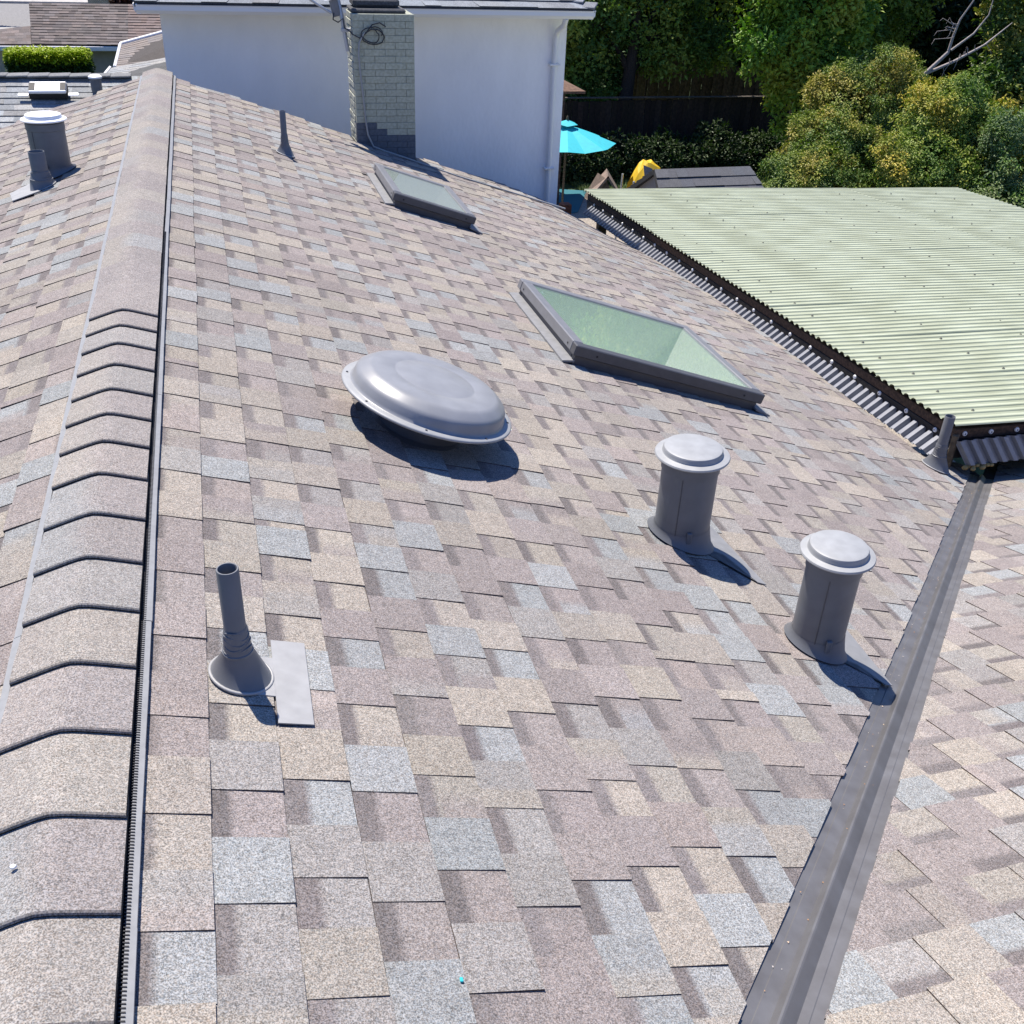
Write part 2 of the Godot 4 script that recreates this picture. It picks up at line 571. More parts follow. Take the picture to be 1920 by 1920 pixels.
func ground_and_street() -> void:
	var st := mb()
	var xs := [-300.0, -60.0, -20.0, -8.0, -4.0, -2.5, -1.0, 0.5, 2.0, 3.0, 8.0, 20.0, 60.0, 300.0]
	var zs := [60.0, 10.0, 0.0, -10.0, -20.0, -30.0, -40.0, -50.0, -60.0, -80.0, -140.0, -400.0]
	for i in xs.size() - 1:
		for k in zs.size() - 1:
			var v := []
			for e in [[i, k], [i + 1, k], [i + 1, k + 1], [i, k + 1]]:
				v.append(Vector3(xs[e[0]], land(xs[e[0]], zs[e[1]]), zs[e[1]]))
			quad(st, v[0], v[1], v[2], v[3], Vector3.UP)
	tag(obj("ground", st, M.grass), "", "", "", "structure")
	# sunlit yard beside the patio cover
	st = mb()
	poly(st, [Vector3(4.0, -4.58, -9), Vector3(9.0, -4.58, -9), Vector3(8.9, -4.58, -22.8), Vector3(7.0, -4.58, -24.5), Vector3(4.0, -4.58, -24.5)], Vector3.UP)
	tag(obj("gravel_yard", st, M.gravel), "", "", "", "structure")
	st = mb()
	poly(st, [Vector3(-60, -5.59, -50), Vector3(-4.2, -5.59, -50), Vector3(-4.2, -5.59, -77), Vector3(-60, -5.59, -77)], Vector3.UP)
	tag(obj("street", st, M.asphalt), "", "", "", "structure")
	st = mb()
	slab(st, [Vector3(-60, -5.46, -47.5), Vector3(-4.2, -5.46, -47.5), Vector3(-4.2, -5.46, -50), Vector3(-60, -5.46, -50)], Vector3(0, -0.2, 0))
	slab(st, [Vector3(-60, -5.46, -77), Vector3(-4.2, -5.46, -77), Vector3(-4.2, -5.46, -79), Vector3(-60, -5.46, -79)], Vector3(0, -0.2, 0))
	tag(obj("pavement", st, M.concrete), "", "", "", "structure")

# ---------------------------------------------------------------- the house under the camera
const SKYLIGHTS := [[1.945, 3.135, 4.62, 5.68], [1.41, 2.01, 7.16, 8.06]]

func our_house() -> void:
	var house := thing("shingled_house", "low house under mottled tan, mauve and blue-grey shingles filling the picture", "house", Vector3.ZERO)
	var holes := []
	for k in SKYLIGHTS: holes.append([k[0] + 0.05, k[1] - 0.05, k[2] + 0.05, k[3] - 0.05])
	var cuts := []
	for k in SKYLIGHTS: cuts.append([k[0] + 0.005, k[1] - 0.005, k[2] + 0.005, k[3] - 0.005])
	# vents that pierce the main slope, and the chimney at the far gable
	cuts.append([1.44, 2.06, 9.40, 9.9])
	var lines := [[1, 0, 4.41]]
	lines.append([CP, -1, 0.0])
	var main := slope_main()
	var left := slope_left()
	var wing := slope_wing()
	var wlines := [[CP, -1.0, -VALLEY]]
	# --- decks
	var ss := [-0.24, 0.5, 1.0, 1.25]
	var aa := [-2.0, 0.5, 2.0, 3.5]
	for h in holes:
		ss.append_array([h[0], h[1]])
		aa.append_array([h[2], h[3]])
	ss.append_array([3.4, 3.7, 3.9, 4.1, 4.3, 4.405])
	aa.append_array([6.2, 6.8, 7.6, 8.6, 9.0, 9.64])
	ss.sort()
	aa.sort()
	var dl := lines.duplicate()
	dl[-1] = [CP, -1, 0.1]
	var r_main := obj("roof_slope", deck(main, ss, aa, holes, dl), M.deck, house)
	var r_left := obj("roof_slope", deck(left, [0.0, 1.0, 2.4], [-2.0, 3.0, 9.66], [], []), M.deck, house)
	var r_wing := obj("roof_slope", deck(wing, [-1.5, 1.0, 3.0, 5.4], [-1.5, 2.0, 4.0, 8.0], [], [[CP, -1.0, -VALLEY + 0.1]]), M.deck, house)
	var lap := mb()
	slab(lap, [on(main, 4.40, 4.0, -0.005), on(main, 4.85, 4.45, -0.005), on(main, 4.85, 4.62, -0.005), on(main, 4.40, 4.62, -0.005)], Vector3(0, -0.03, 0))
	obj("eave_corner_board", lap, M.deck, r_main)
	r_main.set_meta("label", "main slope with the skylights and round vents")
	r_left.set_meta("label", "slope left of the ridge")
	r_wing.set_meta("label", "slope right of the metal valley")
	# --- shingles: the ones that show largest are parts of their own
	var all := []
	var own := {}
	var corner := [[1, 0, 4.85], [0, 1, 4.62], [-1, 0, -4.405], [CP, -1, 0.0]]
	for e in [[main, -0.115 + 31 * EXPO, 5, 3.8, 4.62, corner, [], r_main], [main, -0.115, 33, -0.35, 9.62, lines, cuts, r_main], [left, -0.03, 15, 0.6, 9.66, [[1, 0, 2.1]], [], r_left], [wing, -0.93, 44, -0.6, 6.6, wlines, [], r_wing]]:
		for p in shingle_pieces(e[0], e[1], e[2], e[3], e[4], e[5], e[6]):
			p.on = e[7]
			all.append(p)
	all.sort_custom(func(a, b): return a.score > b.score)
	var rest := {r_main: mb(), r_left: mb(), r_wing: mb()}
	for i in all.size():
		var p: Dictionary = all[i]
		if i < 300:
			var st := mb()
			put_shingle(st, p)
			obj("shingle", st, M.shingle, p.on)
		else: put_shingle(rest[p.on], p)
	for r in rest: tag(obj("small_shingles", rest[r], M.shingle, r), "", "", "", "stuff")
	# --- ridge vent with its cap shingles
	var st := mb()
	for sd in [1.0, -1.0]:
		var x0: float = -0.225 + sd * 0.10
		for z in [-9.7, ]:
			quad(st, Vector3(-0.225, 0.086, 0.6), Vector3(-0.225 + sd * 0.118, 0.054, 0.6), Vector3(-0.225 + sd * 0.118, 0.054, -9.7), Vector3(-0.225, 0.086, -9.7), Vector3.UP)
			quad(st, Vector3(-0.225 + sd * 0.118, 0.054, 0.6), Vector3(-0.225 + sd * 0.134, 0.030, 0.6), Vector3(-0.225 + sd * 0.134, 0.030, -9.7), Vector3(-0.225 + sd * 0.118, 0.054, -9.7), Vector3(sd, 0.5, 0))
	var vent := obj("ridge_vent", st, M.black, house)
	# louvre teeth on the open sides
	st = mb()
	var z := 0.3
	while z > -5.0:
		for sd in [1.0]:
			box(st, Vector3(-0.225 + sd * 0.1245, 0.047, z), Vector3(0.010, 0.018, 0.002), Basis(Vector3.FORWARD, 0.3 * sd), 0.0)
		z -= 0.007
	tag(obj("louvre_teeth", st, mat(Color(0.02, 0.02, 0.023), 0.5), vent), "", "", "", "stuff")
	# metal lips along both sides, in lengths
	for sd in [1.0, -1.0]:
		z = 0.5
		while z > -9.65:
			var to := maxf(z - 1.22, -9.68)
			st = mb()
			var n := 6
			var a := rng.randf_range(-0.0015, 0.0015)
			var b := rng.randf_range(-0.0015, 0.0015)
			for i in n:
				var z0 := lerpf(z - 0.002, to, i / float(n))
				var z1 := lerpf(z - 0.002, to, (i + 1) / float(n))
				var w0: float = a + sin(i * 1.3 + sd) * 0.0007
				var w1: float = b * 0.3 + a * 0.7 + sin((i + 1) * 1.3 + sd) * 0.0007
				var prof := [[0.136, 0.024], [0.136, 0.046], [0.1255, 0.050], [0.1265, 0.0545], [0.143, 0.0485], [0.1435, 0.045], [0.137, 0.043], [0.137, 0.022]]
				for j in prof.size() - 1:
					quad(st, Vector3(-0.225 + sd * (prof[j][0] + w0), prof[j][1], z0), Vector3(-0.225 + sd * (prof[j + 1][0] + w0), prof[j + 1][1], z0), Vector3(-0.225 + sd * (prof[j + 1][0] + w1), prof[j + 1][1], z1), Vector3(-0.225 + sd * (prof[j][0] + w1), prof[j][1], z1), Vector3(sd * (prof[j + 1][1] - prof[j][1]) * -1.0, absf(prof[j + 1][0] - prof[j][0]) + 0.001, 0))
				if i == 0:
					var e := []
					for q in prof: e.append(Vector3(-0.225 + sd * (q[0] + w0), q[1], z0))
					poly(st, e, Vector3(0, 0, 1))
			obj("metal_lip", st, M.strip, vent)
			z = to
	caps(vent)
	# --- valley metal: two flanges and a standing rib
	st = mb()
	var run := Vector3(1, -1.0 / 3.0, -1)
	var prof2 := []
	var cl := func(t: float) -> Vector3: return Vector3(t + VALLEY, -(t + VALLEY) / 3.0, -t)
	var left_in := Vector3(-1, 0, -1).normalized()
	var vu := main.u as Vector3
	# across the valley: points on the two slopes measured from the valley line, plus a rib
	var across := func(k: float, h: float) -> Vector3:
		# k < 0 on the main slope, k > 0 on the wing slope (metres in plan at right angles to the valley)
		if k < 0: return Vector3(k * 0.7071, -k * 0.7071 / 3.0, k * 0.7071) + Vector3(SP, CP, 0) * h
		return Vector3(k * 0.7071, k * 0.7071 / 3.0, k * 0.7071) + Vector3(0, CP, -SP) * h
	var shape := [[-0.16, 0.0], [-0.050, 0.0005], [-0.048, 0.003], [-0.020, 0.004], [-0.012, 0.027], [-0.008, 0.029], [-0.004, 0.028], [0.026, 0.003], [0.045, 0.002], [0.047, 0.0005], [0.16, 0.0]]
	var t := -1.0
	while t < 4.42:
		var t1 := minf(t + 1.9, 4.45)
		for j in shape.size() - 1:
			var a: Vector3 = across.call(shape[j][0], shape[j][1] - 0.002)
			var b: Vector3 = across.call(shape[j + 1][0], shape[j + 1][1] - 0.002)
			quad(st, cl.call(t) + a, cl.call(t) + b, cl.call(t1) + b, cl.call(t1) + a, Vector3(0, 1, 0.01))
		t = t1
	obj("valley_flashing", st, M.valley, house)
	# --- edges, walls
	st = mb()
	for i in 12:
		var d0 := lerpf(4.25, 9.64, i / 12.0)
		var d1 := lerpf(4.25, 9.64, (i + 1) / 12.0)
		var a := on(main, 4.406, d0, -0.001)
		var b := on(main, 4.406, d1, -0.001)
		slab(st, [a, b, b + Vector3(0.024, -0.012, 0), a + Vector3(0.024, -0.012, 0)], Vector3(0, -0.12, 0))
	obj("eave_board", st, M.old_wood, house)
	st = mb()
	box(st, Vector3(3.55, -3.35, -4.8), Vector3(0.2, 3.6, 9.6))
	box(st, Vector3(1.0, -2.9, -9.45), Vector3(4.9, 3.0, 0.18))
	poly(st, [Vector3(-2.3, -0.68, -9.45), Vector3(-0.225, 0.02, -9.45), Vector3(3.5, -1.22, -9.45), Vector3(3.5, -2.0, -9.45), Vector3(-2.3, -2.0, -9.45)], Vector3(0, 0, -1))
	box(st, Vector3(6.0, -3.3, -3.6), Vector3(5.0, 3.4, 0.2))
	obj("house_wall", st, M.tan_wall, house)

func cap_points(x: float, lift: float, fold := 0.0) -> Vector3:
	return Vector3(x, lift, fold)

func caps(parent: Node) -> void:
	# folded cap shingles; the near run laps towards the camera, the far run away from it
	var prof := []
	for i in 13:
		var u := -1.0 + i / 6.0
		var y := 0.0645 + 0.034 * (1.0 - sqrt(u * u + 0.02) / sqrt(1.02)) / (1.0 - sqrt(0.02) / sqrt(1.02))
		prof.append([-0.225 + 0.1195 * u, y])
	var starts := [0.35, 0.55, 0.76, 0.953, 1.142, 1.345, 1.555, 1.755, 1.95, 2.145, 2.345, 2.555, 2.745, 2.925, 3.105, 3.30, 3.485, 3.655, 3.815]
	var list := []
	for i in starts.size() - 1: list.append([starts[i], starts[i + 1] + 0.05, 1])
	list.append([3.815, 4.25, 1])
	var d := 4.16
	while d < 9.6:
		list.append([d, minf(d + 0.25, 9.69), -1])
		d += 0.2
	for e in list:
		var st := mb()
		var c1 := tone().lerp(Color(0.375, 0.36, 0.35), 0.45)
		var c2 := tone().lerp(Color(0.375, 0.36, 0.35), 0.35)
		var near: float = -e[0]
		var far: float = -e[1]
		var steps := 4
		var jit := rng.randf_range(-0.002, 0.002)
		for k in steps:
			for j in prof.size() - 1:
				var v := []
				var cols := []
				for q in [[j, k], [j + 1, k], [j + 1, k + 1], [j, k + 1]]:
					var f: float = q[1] / float(steps)
					var lift := lerpf(0.017, 0.0025, f) if e[2] > 0 else lerpf(0.004, 0.0115, f)
					if e[2] > 0: lift += 0.002 * sin(PI * minf(f * 2.0, 1.0))
					v.append(Vector3(prof[q[0]][0] + (prof[q[0]][0] + 0.225) * lift * 0.9 + jit * 0.6, prof[q[0]][1] + lift, lerpf(near, far, f)))
					var side := clampf(q[0] / 12.0 * 1.4 - 0.2 + sin(f * 3.0) * 0.2, 0, 1)
					cols.append(c1.lerp(c2, smoothstep(0.25, 0.75, side)))
				tri(st, v[0], v[1], v[2], Vector3.UP, [cols[0], cols[1], cols[2]])
				tri(st, v[0], v[2], v[3], Vector3.UP, [cols[0], cols[2], cols[3]])
		# rounded lip of granules at the near end, then the butt ends and side edges
		if e[2] > 0:
			for j in prof.size() - 1:
				var ca: Color = c1.lerp(c2, clampf(j / 12.0, 0, 1)) * 0.8
				var pa := Vector3(prof[j][0] + (prof[j][0] + 0.225) * 0.0153 + jit * 0.6, prof[j][1] + 0.017, near)
				var pb := Vector3(prof[j + 1][0] + (prof[j + 1][0] + 0.225) * 0.0153 + jit * 0.6, prof[j + 1][1] + 0.017, near)
				quad(st, pa, pb, pb + Vector3(0, -0.0025, 0.0035), pa + Vector3(0, -0.0025, 0.0035), Vector3(0, 0.7, 0.7), ca)
				quad(st, pa + Vector3(0, -0.0025, 0.0035), pb + Vector3(0, -0.0025, 0.0035), pb + Vector3(0, -0.007, 0.0045), pa + Vector3(0, -0.007, 0.0045), Vector3(0, 0.2, 1), ca)
				quad(st, pa + Vector3(0, -0.007, 0.0045), pb + Vector3(0, -0.007, 0.0045), pb + Vector3(0, -0.0145, 0.001), pa + Vector3(0, -0.0145, 0.001), Vector3(0, -0.2, 1), Color(0.06, 0.055, 0.05))
		for k in 2:
			var zz: float = near if k == 0 else far
			var lf := (0.017 if k == 0 else 0.0025) if e[2] > 0 else (0.004 if k == 0 else 0.0115)
			for j in prof.size() - 1:
				var a := Vector3(prof[j][0] + (prof[j][0] + 0.225) * lf * 0.9 + jit * 0.6, prof[j][1] + lf, zz)
				var b := Vector3(prof[j + 1][0] + (prof[j + 1][0] + 0.225) * lf * 0.9 + jit * 0.6, prof[j + 1][1] + lf, zz)
				quad(st, a, b, b - Vector3(0, 0.0145, 0), a - Vector3(0, 0.0145, 0), Vector3(0, 0, 1.0 - 2.0 * k), Color(0.06, 0.055, 0.05))
		for j in [0, prof.size() - 1]:
			var la := 0.017 if e[2] > 0 else 0.004
			var lb := 0.0025 if e[2] > 0 else 0.0115
			var a := Vector3(prof[j][0] + (prof[j][0] + 0.225) * la * 0.9 + jit * 0.6, prof[j][1] + la, near)
			var b := Vector3(prof[j][0] + (prof[j][0] + 0.225) * lb * 0.9 + jit * 0.6, prof[j][1] + lb, far)
			quad(st, a, b, b - Vector3(0, 0.012, 0), a - Vector3(0, 0.012, 0), Vector3(1 if j else -1, 0, 0), Color(0.07, 0.065, 0.06))
		obj("cap_shingle", st, M.shingle, parent)
	# dabs of sealed nails on the closing cap
	for q in [[-0.29, 3.875], [-0.275, 3.845], [-0.155, 3.885], [-0.15, 3.85], [-0.30, 3.85]]:
		var st := mb()
		var y := 0.0645 + 0.034 * (1.0 - absf(q[0] + 0.225) / 0.1195) + 0.0165
		box(st, Vector3(q[0], y, -q[1]), Vector3(0.02, 0.003, 0.008), Basis(Vector3.FORWARD, 0.27 * signf(q[0] + 0.225)), 0.001, Color(0.30, 0.27, 0.25))
		obj("sealed_nail", st, M.shingle, parent)

# ---------------------------------------------------------------- simple far roofs: rows of shingles with real steps
func far_roof(parent: Node, called: String, p0: Vector3, p1: Vector3, p2: Vector3, p3: Vector3, rows: int, c: Color, seed_: int, vary := 0.16, step := 0.075) -> MeshInstance3D:
	# p0-p1 eave (left to right), p3-p2 ridge; one mesh of overlapping rows of shingles
	var r := RandomNumberGenerator.new()
	r.seed = seed_
	var n := (p1 - p0).cross(p3 - p0).normalized()
	if n.y < 0: n = -n
	var st := mb()
	for k in rows:
		var f0 := k / float(rows)
		var f1 := (k + 1) / float(rows)
		var a0 := p0.lerp(p3, f0)
		var b0 := p1.lerp(p2, f0)
		var a1 := p0.lerp(p3, f1)
		var b1 := p1.lerp(p2, f1)
		var x := -r.randf() * 0.1
		var long := maxf((b0 - a0).length(), 0.05)
		var h := (a1 - a0).length() * step
		while x < 1.0:
			var w := r.randf_range(0.14, 0.32) / long
			var u := clampf(x, 0, 1)
			var v := clampf(x + w, 0, 1)
			var j := 1.0 + r.randf_range(-vary, vary)
			var g := r.randf_range(-0.04, 0.04)
			var col := Color(c.r * j * (1 + g), c.g * j, c.b * j * (1 - g))
			var lift := h * (1.0 if r.randf() < 0.5 else 1.5)
			if v > u:
				quad(st, a0.lerp(b0, u) + n * lift, a0.lerp(b0, v) + n * lift, a1.lerp(b1, v) + n * 0.002, a1.lerp(b1, u) + n * 0.002, n, col)
				quad(st, a0.lerp(b0, u) + n * lift, a0.lerp(b0, v) + n * lift, a0.lerp(b0, v) - n * 0.01, a0.lerp(b0, u) - n * 0.01, p0 - p3, col * 0.4)
				quad(st, a0.lerp(b0, v) + n * lift, a1.lerp(b1, v) + n * 0.002, a1.lerp(b1, v) - n * 0.01, a0.lerp(b0, v) - n * 0.01, p1 - p0, col * 0.4)
				quad(st, a0.lerp(b0, u) + n * lift, a1.lerp(b1, u) + n * 0.002, a1.lerp(b1, u) - n * 0.01, a0.lerp(b0, u) - n * 0.01, p0 - p1, col * 0.4)
			x += w
	slab(st, [p0 - n * 0.012, p1 - n * 0.012, p2 - n * 0.012, p3 - n * 0.012], -n * 0.06, c * 0.3)
	return obj(called, st, M.far_shingle, parent)

# ---------------------------------------------------------------- the taller white house at the far gable
func white_house() -> void:
	var o := thing("white_house", "tall pale stucco house rising behind the far end of the ridge", "house", Vector3.ZERO)
	var st := mb()
	box(st, Vector3(1.765, -2.1, -13.6), Vector3(3.89, 5.2, 6.0))
	obj("wall", st, M.stucco, o)
	# eave: soffit, fascia gutter
	st = mb()
	slab(st, [Vector3(-0.32, 0.50, -10.33), Vector3(3.83, 0.50, -10.33), Vector3(3.83, 0.50, -16.9), Vector3(-0.32, 0.50, -16.9)], Vector3(0, -0.03, 0))
	obj("soffit", st, M.trim, o)
	st = mb()
	var g := [[0.0, 0.0], [0.035, 0.0], [0.06, 0.03], [0.06, 0.062], [0.066, 0.075], [0.06, 0.08], [0.0, 0.08]]
	for e in [[Vector3(-0.36, 0.463, -10.33), Vector3(3.87, 0.463, -10.33), Vector3(0, 0, 1)], [Vector3(3.83, 0.463, -10.29), Vector3(3.83, 0.463, -16.9), Vector3(1, 0, 0)], [Vector3(-0.32, 0.463, -10.29), Vector3(-0.32, 0.463, -16.9), Vector3(-1, 0, 0)]]:
		var out: Vector3 = e[2]
		for i in g.size() - 1:
			var p: Vector3 = out * g[i][0] + Vector3(0, g[i][1], 0)
			var q: Vector3 = out * g[i + 1][0] + Vector3(0, g[i + 1][1], 0)
			quad(st, e[0] + p, e[0] + q, e[1] + q, e[1] + p, out * (g[i + 1][1] - g[i][1] + 0.002) - Vector3(0, g[i + 1][0] - g[i][0], 0))
		for s in 2:
			var cap := []
			for q in g: cap.append(e[s] + out * q[0] + Vector3(0, q[1], 0))
			poly(st, cap, (e[0] - e[1]) * (1.0 - 2.0 * s))
	obj("gutter", st, M.trim, o)
	var c := Color(0.30, 0.33, 0.36)
	var e0 := Vector3(-0.37, 0.548, -10.28)
	var e1 := Vector3(3.88, 0.548, -10.28)
	far_roof(o, "roof_slope", e0, e1, Vector3(2.6, 1.20, -12.2), Vector3(0.9, 1.20, -12.2), 13, c, 71)
	far_roof(o, "roof_slope", Vector3(3.88, 0.548, -10.28), Vector3(3.88, 0.548, -16.9), Vector3(2.6, 1.20, -15.0), Vector3(2.6, 1.20, -12.2), 9, c, 72)
	far_roof(o, "roof_slope", Vector3(-0.37, 0.548, -16.9), Vector3(-0.37, 0.548, -10.28), Vector3(0.9, 1.20, -12.2), Vector3(0.9, 1.20, -15.0), 9, c, 73)
	far_roof(o, "roof_slope", Vector3(3.88, 0.548, -16.9), Vector3(-0.37, 0.548, -16.9), Vector3(0.9, 1.20, -15.0), Vector3(2.6, 1.20, -15.0), 9, c, 74)
	st = mb()
	for i in 16:
		var f := i / 16.0
		var p := Vector3(3.88, 0.56, -10.28).lerp(Vector3(2.6, 1.215, -12.2), f + 0.03)
		box(st, p, Vector3(0.13, 0.02, 0.14), Basis(Vector3.UP, -0.59) * Basis(Vector3.RIGHT, 0.28), 0.004, c * rng.randf_range(0.75, 1.1))
	obj("hip_cap", st, M.far_shingle, o)
	# downspout at the right corner
	st = mb()
	tube(st, [Vector3(3.60, 0.47, -10.31), Vector3(3.60, 0.40, -10.36), Vector3(3.585, 0.33, -10.52), Vector3(3.585, 0.26, -10.56), Vector3(3.585, -4.5, -10.56)], 0.027, 8)
	var dp := obj("downspout", st, M.trim, o)
	for y in [0.02, -1.0, -2.2]:
		st = mb()
		box(st, Vector3(3.585, y, -10.557), Vector3(0.11, 0.018, 0.07), Basis.IDENTITY, 0.003)
		obj("strap", st, M.trim, dp)
	# dark underlayer edge seen over the gutter
	st = mb()
	box(st, Vector3(1.755, 0.541, -10.275), Vector3(4.2, 0.012, 0.02))
	obj("drip_edge", st, M.black, o)

# ---------------------------------------------------------------- houses to the left
func neighbours() -> void:
	var a := thing("grey_roofed_house", "house with a blue-grey shingled roof just beyond the left slope", "house", Vector3.ZERO)
	far_roof(a, "roof_slope", Vector3(-5.6, -1.35, -9.72), Vector3(-0.5, -1.35, -9.72), Vector3(-0.5, -0.31, -12.1), Vector3(-5.6, -0.28, -12.1), 26, Color(0.40, 0.415, 0.42), 81, 0.22)
	far_roof(a, "roof_slope", Vector3(-0.5, -1.35, -14.6), Vector3(-5.6, -1.35, -14.6), Vector3(-5.6, -0.28, -12.1), Vector3(-0.5, -0.31, -12.1), 17, Color(0.315, 0.33, 0.34), 82)
	var st := mb()
	for i in 25:
		box(st, Vector3(-5.5 + i * 0.2, -0.275 - 0.0012 * i, -12.1), Vector3(0.21, 0.02, 0.2), Basis(Vector3.BACK, 0.03), 0.006, Color(0.26, 0.27, 0.28) * rng.randf_range(0.85, 1.15))
	obj("ridge_cap", st, M.far_shingle, a)
	st = mb()
	box(st, Vector3(-3.1, -3.6, -12.2), Vector3(4.6, 4.2, 4.4))
	obj("wall", st, M.tan_wall, a)
	# the light-grey and brown roof planes between it and the white house
	var b := thing("light_grey_roofed_house", "light-grey roof plane with a pale edge beside the white house's left corner", "house", Vector3.ZERO)
	far_roof(b, "roof_slope", Vector3(-1.12, -0.70, -14.2), Vector3(0.6, -0.75, -14.2), Vector3(0.6, -0.50, -16.2), Vector3(-1.02, -0.665, -15.2), 10, Color(0.40, 0.41, 0.42), 83, 0.1, 0.03)
	st = mb()
	box(st, Vector3(-0.2, -3.3, -15.4), Vector3(1.5, 5.0, 1.9))
	obj("wall", st, M.tan_wall, b)
	st = mb()
	tube(st, [Vector3(-1.14, -0.70, -14.15), Vector3(-1.04, -0.66, -15.2)], 0.02, 6)
	obj("edge_trim", st, M.trim, b)
	var c := thing("brown_gabled_house", "brown roof plane with white edge trim behind the light-grey roof", "house", Vector3.ZERO)
	var q0 := Vector3(-1.075, -0.865, -17)
	var q3 := Vector3(-1.10, -0.87, -18.8)
	var q2 := Vector3(-0.44, -0.60, -19.5)
	far_roof(c, "roof_slope", q0 + Vector3(0, 0, 0.3), Vector3(1.0, -0.80, -17), Vector3(1.0, -0.42, -20.2), Vector3(-1.08, -0.80, -18.6), 12, Color(0.29, 0.255, 0.235), 84, 0.1, 0.03)
	st = mb()
	tube(st, [q0 + Vector3(-0.02, 0.0, 0.3), Vector3(-1.10, -0.79, -18.6)], 0.025, 6)
	tube(st, [Vector3(-1.10, -0.79, -18.6), Vector3(1.0, -0.41, -20.2)], 0.03, 6)
	obj("edge_trim", st, M.trim, c)
	st = mb()
	box(st, Vector3(0.0, -3.2, -18.6), Vector3(1.9, 4.5, 2.4))
	obj("wall", st, M.tan_wall, c)
	# the wide brown house across the garden
	var d := thing("brown_roofed_house", "wide low house with a brown shingled roof behind the clipped hedge", "house", Vector3.ZERO)
	far_roof(d, "roof_slope", Vector3(-8.5, -2.93, -36.0), Vector3(-4.84, -2.93, -36.0), Vector3(-4.93, -2.56, -37.2), Vector3(-8.5, -2.86, -36.25), 6, Color(0.24, 0.20, 0.185), 184, 0.3)
	far_roof(d, "roof_slope", Vector3(-4.82, -2.925, -36), Vector3(-2.05, -2.925, -35.8), Vector3(-2.05, -2.05, -38.7), Vector3(-5.05, -2.05, -38.7), 15, Color(0.175, 0.148, 0.140), 85, 0.35)
	far_roof(d, "roof_slope", Vector3(-2.05, -2.93, -35.8), Vector3(2.5, -2.93, -35.8), Vector3(2.5, -2.05, -38.7), Vector3(-2.05, -2.05, -38.7), 15, Color(0.235, 0.18, 0.165), 86)
	far_roof(d, "roof_slope", Vector3(2.5, -2.93, -41.6), Vector3(-5.2, -2.93, -41.6), Vector3(-5.05, -2.05, -38.7), Vector3(2.5, -2.05, -38.7), 12, Color(0.235, 0.18, 0.165), 87)
	st = mb()
	box(st, Vector3(-2.4, -3.03, -35.86), Vector3(9.8, 0.13, 0.08), Basis.IDENTITY, 0.01)
	obj("gutter", st, M.trim, d)
	st = mb()
	box(st, Vector3(-2.2, -4.5, -38.8), Vector3(9.0, 2.9, 5.0))
	obj("wall", st, M.tan_wall, d)
	# a far roof with a dark solar panel at the picture's top edge
	var e := thing("solar_roofed_house", "far grey roof with a dark blue solar panel near the top edge", "house", Vector3.ZERO)
	far_roof(e, "roof_slope", Vector3(-5.0, -2.75, -52), Vector3(2.0, -2.75, -52), Vector3(2.0, -1.6, -56), Vector3(-4.0, -1.6, -56), 10, Color(0.33, 0.32, 0.31), 89)
	st = mb()
	var pn := Vector3(0, 0.961, 0.276)
	slab(st, [Vector3(-2.8, -2.45, -52.8) , Vector3(-0.4, -2.45, -52.8), Vector3(-0.4, -1.85, -54.9), Vector3(-2.8, -1.85, -54.9)].map(func(v): return v + pn * 0.1), -pn * 0.05)
	obj("solar_panel", st, M.solar, e)
	st = mb()
	box(st, Vector3(-1.5, -4.4, -56), Vector3(6, 3.2, 7))
	obj("wall", st, M.tan_wall, e)
	# fittings on the grey roof
	var v := thing("box_vent", "white flat box vent with two dark ends on the blue-grey roof", "roof vent", Vector3(-1.30, -0.80, -11.0))
	var tb := Basis(Vector3.RIGHT, 0.4)
	st = mb()
	box(st, tb * Vector3(0, 0.075, 0), Vector3(0.35, 0.03, 0.18), tb, 0.008)
	obj("hood", st, M.white, v)
	st = mb()
	box(st, tb * Vector3(0, 0.035, 0), Vector3(0.36, 0.07, 0.16), tb)
	obj("throat", st, M.black, v)
	for sx in [-1.0, 1.0]:
		st = mb()
		box(st, tb * Vector3(0.145 * sx, 0.0915, 0.0), Vector3(0.055, 0.005, 0.13), tb)
		obj("louvre", st, M.black, v)
	st = mb()
	box(st, tb * Vector3(-0.235, 0.03, 0.05), Vector3(0.10, 0.012, 0.05), tb, 0.003)
	box(st, tb * Vector3(0.235, 0.03, 0.05), Vector3(0.10, 0.012, 0.05), tb, 0.003)
	obj("flange", st, M.white, v)
	v.position = Vector3(-1.387, -0.43, -11.753)
	var w := thing("round_vent", "small white-capped round vent on the blue-grey roof near the ridge end", "roof vent", Vector3(-0.934, -0.42, -11.85))
	st = mb()
	lathe(st, [[0.055, -0.1], [0.055, 0.13]])
	obj("pipe", st, M.paint, w)
	st = mb()
	lathe(st, [[0.0, 0.165], [0.045, 0.162], [0.068, 0.145], [0.068, 0.13], [0.0, 0.13]])
	obj("cap", st, M.white, w)

# ---------------------------------------------------------------- corrugated patio cover
func patio_y(x: float, z: float) -> float:
	return -1.150 - 0.025 * (x - 4.27) - 0.042 * (-z - 4.5)

const PITCH_WAVE := 0.078

func wave(z: float) -> float:
	var f := fposmod(z / PITCH_WAVE, 1.0)
	return 0.020 * (smoothstep(0.0, 0.2, f) - smoothstep(0.58, 0.80, f))

func tooth(f: float) -> float:
	var g := fposmod(f, 1.0)
	return 0.030 * (smoothstep(0.10, 0.20, g) - smoothstep(0.60, 0.70, g))

